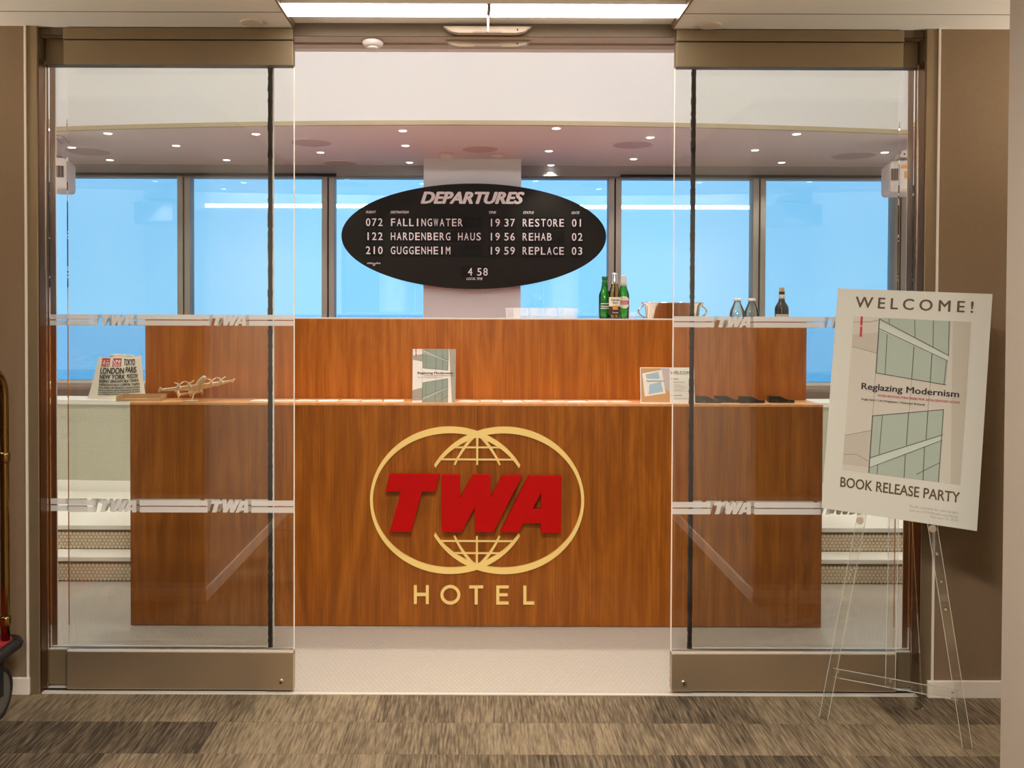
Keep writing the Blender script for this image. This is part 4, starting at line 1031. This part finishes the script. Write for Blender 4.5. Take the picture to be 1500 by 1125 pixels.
# ------------------------------------------------------------------ model aeroplane
pc = at(290, 570, KY + 0.12)
pl = thing('model_aeroplane', 'cream four-propeller model aeroplane on a curved stand on the desk', 'model plane', (pc.x, KY + 0.078, KZ))
fwd = Vector((0.52, -0.70, 0.50)).normalized(); lf = Vector((0.94, 0.42, 0.225)); lf = (lf - fwd * lf.dot(fwd)).normalized(); up = fwd.cross(-lf).normalized()
if up.z < 0: up = -up
body_c = Vector((0.012, 0, pc.z - KZ + 0.016))
PM = Matrix((( fwd.x, lf.x, up.x, body_c.x), (fwd.y, lf.y, up.y, body_c.y), (fwd.z, lf.z, up.z, body_c.z), (0, 0, 0, 1)))
def pbuild(mbx, name, mat='ivory', parent=pl, smooth=True):
    mbx.v = [tuple(PM @ Vector(v)) for v in mbx.v]; return mbx.build(name, mat, parent, smooth)
fus = [(-0.125, 0.004, 0.016), (-0.10, 0.008, 0.012), (-0.06, 0.0135, 0.005), (-0.01, 0.016, 0.0), (0.05, 0.016, 0.0), (0.09, 0.0135, -0.001), (0.108, 0.009, -0.003), (0.116, 0.003, -0.004)]
fo = pbuild(MB().tube([(x, 0, z) for x, r_, z in fus], [r_ for x, r_, z in fus], 16), 'fuselage')
mb = MB().tube([(0.090, 0, 0.0065), (0.098, 0, 0.005), (0.104, 0, 0.002)], [0.0100, 0.0088, 0.0068], 14); pbuild(mb, 'cockpit_window', 'black_gloss', fo)
def aero(pts, th):
    n = len(pts); v = [(x, y, z + th / 2) for x, y, z in pts] + [(x, y, z - th / 2) for x, y, z in pts]
    return MB().add(v, [tuple(range(n)), tuple(range(2*n-1, n-1, -1))] + [(i, (i+1) % n, n + (i+1) % n, n + i) for i in range(n)])
for sg in (-1, 1):
    wg = pbuild(aero([(0.040, 0, -0.006), (0.012, sg * 0.180, 0.006), (-0.006, sg * 0.182, 0.006), (-0.022, sg * 0.02, -0.006), (-0.022, 0, -0.006)], 0.0045), 'wing', smooth=False)
    pbuild(MB().tube([(0.030, sg * 0.184, 0.006), (0.022, sg * 0.184, 0.006), (0.0, sg * 0.184, 0.006), (-0.022, sg * 0.184, 0.006)], [0.001, 0.0055, 0.006, 0.001], 10), 'tip_tank', parent=wg)
    for d in (0.055, 0.105):
        en = pbuild(MB().tube([(-0.02, sg * d, -0.003), (0.01, sg * d, -0.002), (0.045, sg * d, -0.001), (0.052, sg * d, -0.001)], [0.003, 0.0075, 0.0075, 0.004], 12), 'engine', parent=wg)
        prp = MB()
        for k in range(3):
            a = 2 * math.pi * k / 3 + 0.5; c_, s_ = math.cos(a), math.sin(a)
            prp.tube([(0.054, sg * d, -0.001), (0.055, sg * d + c_ * 0.014, s_ * 0.014 - 0.001), (0.054, sg * d + c_ * 0.027, s_ * 0.027 - 0.001)], [0.0022, 0.0030, 0.0016], 6)
        prp.tube([(0.05, sg * d, -0.001), (0.058, sg * d, -0.001), (0.062, sg * d, -0.001)], [0.004, 0.003, 0.0006], 8)
        pbuild(prp, 'propeller', parent=wg)
pbuild(aero([(-0.098, -0.060, 0.016), (-0.098, 0.060, 0.016), (-0.122, 0.056, 0.016), (-0.122, -0.056, 0.016)], 0.003), 'tailplane', smooth=False)
for y_ in (-0.058, 0.0, 0.058):
    pbuild(MB().add([(x, y_ + s_ * 0.0018, z) for s_ in (-1, 1) for x, z in ((-0.096, 0.006), (-0.10, 0.036), (-0.116, 0.042), (-0.126, 0.030), (-0.122, 0.002))], [(0,1,2,3,4),(9,8,7,6,5)] + [(i, (i+1)%5, 5+(i+1)%5, 5+i) for i in range(5)]), 'tail_fin', smooth=False)
bb = PM @ Vector((0.0, 0, -0.016))
MB().tube([(bb.x, bb.y, bb.z), (bb.x - 0.012, bb.y, bb.z - 0.012), (bb.x - 0.024, bb.y, bb.z - 0.024), (bb.x - 0.030, bb.y, 0.012), (bb.x - 0.030, bb.y, 0.003)], 0.0035, 8).build('stand_arm', 'ivory', pl, smooth=True)
MB().lathe([(0.0, 0.0), (0.030, 0.0), (0.030, 0.003), (0.006, 0.006), (0.0, 0.006)], 24, c=(bb.x - 0.030, bb.y, 0)).build('stand_base', 'ivory', pl, smooth=True)

# ------------------------------------------------------------------ tote bag
GY = 6.12
g0, g1 = at(127, 590, GY), at(212, 590, GY); ght = at(165, 521, GY).z - 0.90
bag = thing('tote_bag', 'cream canvas tote bag printed with city names on the parapet', 'bag', ((g0.x + g1.x) / 2, GY + 0.02, 0.90), R(4))
wb, wt_ = (g1.x - g0.x), (g1.x - g0.x) * 0.72
def front_y(x, z):
    s = z / ght; return -0.085 * max(0.0, 1 - s) ** 0.6 * (1 - (x / (wb * 0.55)) ** 2) - 0.015 - 0.006 * math.sin(14 * x + 9 * z) * (1 - s)
nu, nv = 24, 20
for sg, nm in ((1, 'front_panel'), (-1, 'back_panel')):
    v = []; f = []
    for jv in range(nv + 1):
        s = jv / nv
        for iu in range(nu + 1):
            u = iu / nu * 2 - 1
            wd = (wb + (wt_ - wb) * s ** 0.75) / 2; x = u * wd + 0.022 * s; z = ght * s + (0.006 * math.sin(u * 5 + 1) - 0.012 * max(0, -u)) * s
            edge = 1 - abs(u) ** 5
            y = front_y(x, z) * edge
            v.append((x, y if sg > 0 else -y * 0.7, z))
    for jv in range(nv):
        for iu in range(nu):
            a = jv * (nu + 1) + iu; f.append((a, a + 1, a + nu + 2, a + nu + 1))
    MB().add(v, f).build(nm, 'canvas', bag, smooth=True)
for sg in (-1, 1):
    MB().tube([(-0.055 + 0.02, sg * 0.02, ght - 0.008), (-0.03, sg * 0.035, ght + 0.006), (0.03, sg * 0.035, ght + 0.004), (0.11, sg * 0.02, ght - 0.004)], 0.004, 6).build('strap', 'canvas', bag, smooth=True)
gp = wb / 85.0
def gx(px, py): return ((px - 168.5) * gp, (590.5 - py) * gp)
gf = lambda p: (p[0], front_y(p[0], p[2]) * (1 - min(1, abs(p[0] / (wb * 0.47))) ** 5) - 0.004 + p[1], p[2])
def gtext(rows, mat, nm):
    mbx = MB()
    for s_, px0, px1, py, cap, yy in rows:
        a = gx(px0, py); text_into(mbx, s_, a[0], a[1], cap * gp, (px1 - px0) * gp, y=yy, bold=0.012 if yy else 0.045, fn=gf)
    obj(nm, mbx.mesh(nm, 'noclean'), mat, bag)
mb = MB()
for px0, px1 in ((150, 162), (166, 178)):
    n = 4
    for i in range(n):
        for j_ in range(n):
            q = [gx(px0 + (px1 - px0) * (i + a) / n, 543 - 11.5 * (j_ + b_) / n) for a, b_ in ((0, 0), (1, 0), (1, 1), (0, 1))]
            mb.add([gf((x, 0, z)) for x, z in q], [(0, 1, 2, 3)])
obj('red_squares', mb.mesh('red_squares', 'noclean'), 'print_red', bag)
gtext([('UNI', 167.3, 176.8, 537.6, 4.2, -0.002), ('QLO', 167.3, 176.8, 542.2, 4.2, -0.002), ('ユニ', 151.2, 160.8, 537.8, 4.0, -0.002), ('クロ', 151.2, 160.8, 542.2, 4.0, -0.002)], 'paper', 'logo_lettering')
gtext([('TOKYO', 181.5, 196.5, 541.5, 9, 0), ('LONDON', 149, 183, 553.5, 8.5, 0), ('PARIS', 185, 199, 552, 8, 0), ('NEW YORK', 148.5, 185.5, 561, 6.2, 0), ('MOSCOW', 187, 201, 560, 5.8, 0),
       ('BEIJING SINGAPORE', 148, 190, 566.2, 4.0, 0), ('OSAKA', 191, 202, 565.5, 4, 0), ('SHANGHAI KUALA LUMPUR TAIPEI', 148, 203, 571, 3.4, 0), ('SEOUL MANILA SAN FRANCISCO HONG KONG', 147.5, 203.5, 575, 2.6, 0),
       ('BANGKOK JAKARTA BERLIN MELBOURNE SYDNEY', 147, 203.5, 578.3, 2.1, 0), ('LOS ANGELES BOSTON CHICAGO BARCELONA', 147, 204, 581.3, 2.0, 0), ('MILAN BRUSSELS TORONTO MANILA', 147, 190, 584, 1.8, 0)], 'print_black', 'city_lettering')

# ------------------------------------------------------------------ projectors
def projector(sg, lab):
    t = thing('projector', lab, 'projector', (sg * 3.14, 6.30, 0), R(-14 * sg))
    z0, z1 = 2.36, 2.585
    MB().box(-0.22, 0.22, -0.16, 0.16, z0, z1).build('body', 'plastic_white', t, bevel=0.025)
    vx = -0.188 if sg > 0 else 0.150
    vw = 0.045 if sg > 0 else 0.10
    MB().box(vx - vw / 2, vx + vw / 2, -0.164, -0.15, z0 + 0.085, z0 + 0.165).build('vent', 'plastic_grey', t)
    nsl = 3 if sg > 0 else 5
    for i in range(nsl):
        x_ = vx - vw / 2 + vw * (i + 0.5) / nsl
        MB().box(x_ - vw * 0.2 / nsl * 1.4, x_ + vw * 0.2 / nsl * 1.4, -0.168, -0.16, z0 + 0.085, z0 + 0.165).build('vent_slat', 'label_dark', t)
    if sg > 0:
        MB().box(-0.125, -0.080, -0.1635, -0.158, z0 + 0.095, z0 + 0.145).build('warning_label', 'label_orange', t)
        MB().box(-0.150, -0.108, -0.1635, -0.158, z0 + 0.165, z0 + 0.190).build('warning_label', 'label_orange', t)
        MB().box(-0.072, -0.045, -0.172, -0.158, z0 + 0.07, z0 + 0.215).build('side_rib', 'plastic_white', t)
        for i in range(7): MB().box(-0.038, -0.026, -0.1635, -0.158, z0 + 0.065 + 0.02 * i, z0 + 0.077 + 0.02 * i).build('port', 'black', t)
    MB().add([(-0.15, -0.10, z1 + 0.025), (0.14, -0.10, z1 + 0.025), (0.14, 0.10, z1 + 0.025), (-0.15, 0.10, z1 + 0.025), (-0.13, -0.10, z1 + 0.075), (0.14, -0.10, LZ - 0.02), (0.14, 0.10, LZ - 0.02), (-0.13, 0.10, z1 + 0.075)],
             [(0,3,2,1),(4,5,6,7),(0,1,5,4),(1,2,6,5),(2,3,7,6),(3,0,4,7)]).build('mount_arm', 'plastic_white', t, bevel=0.006)
    MB().box(-0.10, 0.16, -0.06, 0.06, z1 - 0.002, z1 + 0.027).build('mount_plate', 'plastic_grey', t)
    MB().box(-0.02, 0.18, -0.12, 0.12, LZ - 0.022, LZ).build('ceiling_plate', 'plastic_white', t, bevel=0.004)
    for i in range(4): MB().cyl((-0.115 + 0.03 * i, -0.103, z1 + 0.05 + 0.008 * i), (-0.115 + 0.03 * i, -0.098, z1 + 0.05 + 0.008 * i), 0.0065, 0.0065, 8).build('screw_hole', 'black', t)
    MB().lathe([(0.018, 0), (0.018, 0.012)], 14, c=(-sg * 0.16, -0.06, z1)).build('knob', 'black', t)
projector(-1, 'white ceiling projector at the left edge of the lounge windows')
projector(1, 'white ceiling projector with orange warning labels at the right')

# ------------------------------------------------------------------ easel and welcome poster
PX, PYY, PZ, PW, PH = 1.533, 3.21, 0.763, 0.515, 0.841
YAW, LEAN, ROLL = R(-28), R(6), -0.0495
base = Vector((PX, PYY, PZ))
ez = thing('easel', 'clear acrylic three-legged easel holding the welcome poster', 'easel', (0, 0, 0))
FR = Matrix.Translation(base) @ Matrix.Rotation(YAW, 4, 'Z') @ Matrix.Rotation(-LEAN, 4, 'X')   # x across, z up the leaning face, y back
FI = FR.inverted()
fz = -PZ / math.cos(LEAN)
foot = FR @ Vector((0, 0, fz))
ez.location = (foot.x, foot.y, 0)
EZI = Matrix.Translation(-Vector(ez.location))
def ebar(a, b, wd, th, name, mat='acrylic', parent=ez):
    """flat bar in the easel plane from a=(u,t) to b, width wd, y from ya"""
    (u0, t0, ya), (u1, t1, yb) = a, b
    d = Vector((u1 - u0, t1 - t0)).normalized(); n = Vector((-d.y, d.x)) * wd / 2
    v = []
    for (u, t_, y_) in (a, b):
        for sgn in (-1, 1):
            for yy in (0, th): v.append(EZI @ (FR @ Vector((u + sgn * n.x, y_ + yy, t_ + sgn * n.y))))
    o = MB().add(v, [(0,1,3,2),(4,6,7,5),(0,4,5,1),(2,3,7,6),(0,2,6,4),(1,5,7,3)]).build(name, mat, parent)
    for sgn in (-1, 1):  # pale strips put the bright edge glint into the colour
        v = []
        for (u, t_, y_) in (a, b):
            for kk in (1.0, 1.0 - 0.0036 / wd):
                for yy in (-0.0002, th + 0.0002): v.append(EZI @ (FR @ Vector((u + sgn * n.x * kk, y_ + yy, t_ + sgn * n.y * kk))))
        MB().add(v, [(0,1,3,2),(4,6,7,5),(0,4,5,1),(2,3,7,6),(0,2,6,4),(1,5,7,3)]).build('edge_glint', 'acrylic_glint', o)
    return o
L0, L1 = (-0.235, fz + 0.004, 0.012), (-0.02, 0.62, 0.012)
R0, R1 = (0.235, fz + 0.004, 0.012), (0.02, 0.62, 0.012)
ebar(L0, L1, 0.032, 0.006, 'leg'); ebar(R0, R1, 0.032, 0.006, 'leg')
cz_ = fz + 0.175
ebar((-0.205, cz_, 0.019), (0.205, cz_, 0.019), 0.034, 0.006, 'crossbar')
ebar((-0.012, cz_ - 0.02, 0.026), (-0.006, 0.62, 0.026), 0.034, 0.006, 'centre_strip')
ebar((-0.03, 0.62, 0.0125), (0.03, 0.62, 0.0125), 0.06, 0.019, 'top_plate')
# rear leg
a = EZI @ (FR @ Vector((0.0, 0.036, 0.60))); f2 = atz(1346, 1040, 0.0); f2.y = min(f2.y, 3.40); bq = EZI @ Vector((f2.x, f2.y, 0.003))
rl = MB(); sd = Vector((0.016, 0.0, 0)); tk = Vector((0, 0.006, 0))
rl.add([bq - sd, bq + sd, bq + sd + tk, bq - sd + tk, a - sd, a + sd, a + sd + tk, a - sd + tk], [(0,3,2,1),(4,5,6,7),(0,1,5,4),(1,2,6,5),(2,3,7,6),(3,0,4,7)]).build('leg', 'acrylic', ez)
def ept(u, t_, y_): return EZI @ (FR @ Vector((u, y_, t_)))
def legu(t_, sg): k = (t_ - L0[1]) / (L1[1] - L0[1]); return sg * (0.235 + (0.02 - 0.235) * k)
for sg in (-1, 1):
    u = legu(-0.016, sg); MB().cyl(ept(u, -0.016, 0.018), ept(u, -0.016, -0.040), 0.0085, 0.0085, 14).build('peg', 'acrylic', ez)
    MB().cyl(ept(u, -0.016, -0.040), ept(u, -0.016, -0.046), 0.0125, 0.0125, 14).build('peg_cap', 'chrome', ez)
    for t_ in (-0.11, -0.205, -0.30):
        u = legu(t_, sg); MB().cyl(ept(u, t_, 0.010), ept(u, t_, 0.0125), 0.0085, 0.0085, 14).build('hole_rim', 'pale_glass', ez)
        MB().cyl(ept(u, t_, 0.0095), ept(u, t_, 0.0103), 0.0045, 0.0045, 10).build('hole_rim', 'chrome', ez)
for u in (-0.188, -0.010, 0.188):
    for dz_ in (-0.012, 0.010): MB().cyl(ept(u, cz_ + dz_, 0.0120), ept(u, cz_ + dz_, 0.008), 0.005, 0.005, 10).build('bolt', 'chrome', ez)
# poster
pr = thing('welcome_poster', 'white foam board poster announcing a book release party on the easel', 'poster')
pr.matrix_world = FR @ Matrix.Rotation(-ROLL, 4, 'Y')
MB().box(-PW/2, PW/2, 0.0, 0.006, 0.0, PH).build('board', 'foamboard', pr)
ps = homog([(230, 88), (865, 72), (783, 1040), (133, 1003)], [(-PW/2, PH), (PW/2, PH), (PW/2, 0), (-PW/2, 0)])
a = ps((227, 836)); b = ps((775, 192)); a2 = ps((292, 195)); a3 = ps((720, 858))
cx_0 = (a[0] + a2[0]) / 2; cx_1 = (b[0] + a3[0]) / 2; cz0 = (a[1] + a3[1]) / 2; cz1 = (b[1] + a2[1]) / 2
cover(pr, cx_0, cz0, cx_1 - cx_0, cz1 - cz0, -0.0005)
def ptext(s_, p0, p1, cap, mat, bold=0.02, space=1.0, nm='lettering'):
    a, b = ps(p0), ps(p1); mbx = MB(); text_into(mbx, s_, a[0], (a[1] + b[1]) / 2, cap * PH, b[0] - a[0], y=-0.0006, bold=bold, space=space)
    obj(nm, mbx.mesh(nm, 'noclean'), mat, pr)
ptext('WELCOME!', (300, 158), (785, 155), 0.049, 'ink_brown', 0.02, 1.5)
ptext('BOOK RELEASE PARTY', (215, 908), (714, 928), 0.044, 'ink_brown', 0.022)
ptext('Books available for sale tonight', (507, 968), (708, 975), 0.011, 'ink_grey', 0.0)
ptext('and on AYONStudio.com/book', (505, 985), (706, 992), 0.011, 'ink_grey', 0.0)
ptext('February 13, 2020', (590, 1003), (706, 1008), 0.011, 'ink_grey', 0.0)

# ------------------------------------------------------------------ luggage cart
ct = thing('luggage_cart', 'brass luggage cart with red carpet deck at the left edge', 'cart', (-2.02, 2.93, 0))
DX, DYH, DZ = 0.305, 0.385, 0.285
def rrect(hx, hy, r_, n=6):
    o = []
    for cx__, cy__, a0 in ((hx - r_, hy - r_, 0), (-hx + r_, hy - r_, 90), (-hx + r_, -hy + r_, 180), (hx - r_, -hy + r_, 270)):
        for i in range(n + 1): t = R(a0 + 90 * i / n); o.append((cx__ + r_ * math.cos(t), cy__ + r_ * math.sin(t)))
    return o
def slab(poly, z0, z1): 
    n = len(poly); return MB().add([(x, y, z0) for x, y in poly] + [(x, y, z1) for x, y in poly], [tuple(range(n-1, -1, -1)), tuple(range(n, 2*n))] + [(i, (i+1) % n, n + (i+1) % n, n + i) for i in range(n)])
slab(rrect(DX - 0.015, DYH - 0.015, 0.05), DZ - 0.03, DZ + 0.004).build('deck', 'red_deck', ct)
pts = [(x, y, DZ - 0.016) for x, y in rrect(DX - 0.004, DYH - 0.004, 0.05)]; pts.append(pts[0])
MB().tube(pts, 0.022, 8, cap=False).build('bumper', 'rubber', ct, smooth=True)
slab(rrect(DX - 0.05, DYH - 0.05, 0.04), DZ - 0.06, DZ - 0.03).build('chassis', 'black', ct)
for sx in (-1, 1):
    pts = [(sx * 0.268, DYH - 0.06, DZ)] + [(sx * 0.268, DYH - 0.06, 0.5), (sx * 0.268, DYH - 0.06, 1.20)]
    pts += [(sx * 0.268, DYH - 0.06 - 0.10 * (1 - math.cos(t)), 1.20 + 0.10 * math.sin(t)) for t in [R(15 * i) for i in range(1, 7)]]
    pts += [(sx * 0.268, -DYH + 0.16, 1.30)]
    pts += [(sx * 0.268, -DYH + 0.16 - 0.10 * math.sin(t), 1.30 - 0.10 * (1 - math.cos(t))) for t in [R(15 * i) for i in range(1, 7)]]
    pts += [(sx * 0.268, -DYH + 0.06, DZ)]
    MB().tube(pts, 0.0155, 12).build('hoop', 'brass', ct, smooth=True)
for y_ in (DYH - 0.06, -DYH + 0.06):
    for z_ in (0.36, 0.97):
        MB().tube([(-0.268, y_, z_), (0.268, y_, z_)], 0.0135, 12).build('crossbar', 'brass', ct, smooth=True)
        for sx in (-1, 1): MB().lathe([(0.0175, -0.02), (0.0195, -0.012), (0.0195, 0.012), (0.0175, 0.02)], 14, c=(sx * 0.268, y_, z_)).build('collar', 'brass', ct, smooth=True)
for sx in (-1, 1):
    for sy in (-1, 1):
        cxw, cyw = sx * 0.245, sy * 0.29
        wv_ = MB(); rr = 0.1; n = 28; v = []; f = []
        sec = [(0.080, -0.018), (0.094, -0.018), (0.100, -0.010), (0.100, 0.010), (0.094, 0.018), (0.080, 0.018)]
        for i in range(n):
            t = 2 * math.pi * i / n
            for r_, x_ in sec: v.append((cxw + x_, cyw + r_ * math.cos(t), 0.1002 + r_ * math.sin(t)))
        for i in range(n):
            for k in range(6): f.append((i*6+k, i*6+(k+1)%6, ((i+1)%n)*6+(k+1)%6, ((i+1)%n)*6+k))
        wh = wv_.add(v, f).build('wheel', 'rubber', ct, smooth=True)
        MB().cyl((cxw - 0.015, cyw, 0.1002), (cxw + 0.015, cyw, 0.1002), 0.081, 0.081, 28).build('hub', 'rubber_grey', wh)
        MB().cyl((cxw - 0.02, cyw, 0.1002), (cxw + 0.02, cyw, 0.1002), 0.02, 0.02, 16).build('axle_cap', 'chrome', wh)
        MB().box(cxw - 0.026, cxw - 0.021, cyw - 0.015, cyw + 0.015, 0.09, DZ - 0.05).box(cxw + 0.021, cxw + 0.026, cyw - 0.015, cyw + 0.015, 0.09, DZ - 0.05).box(cxw - 0.026, cxw + 0.026, cyw - 0.015, cyw + 0.015, DZ - 0.066, DZ - 0.058).build('caster_fork', 'black', ct)
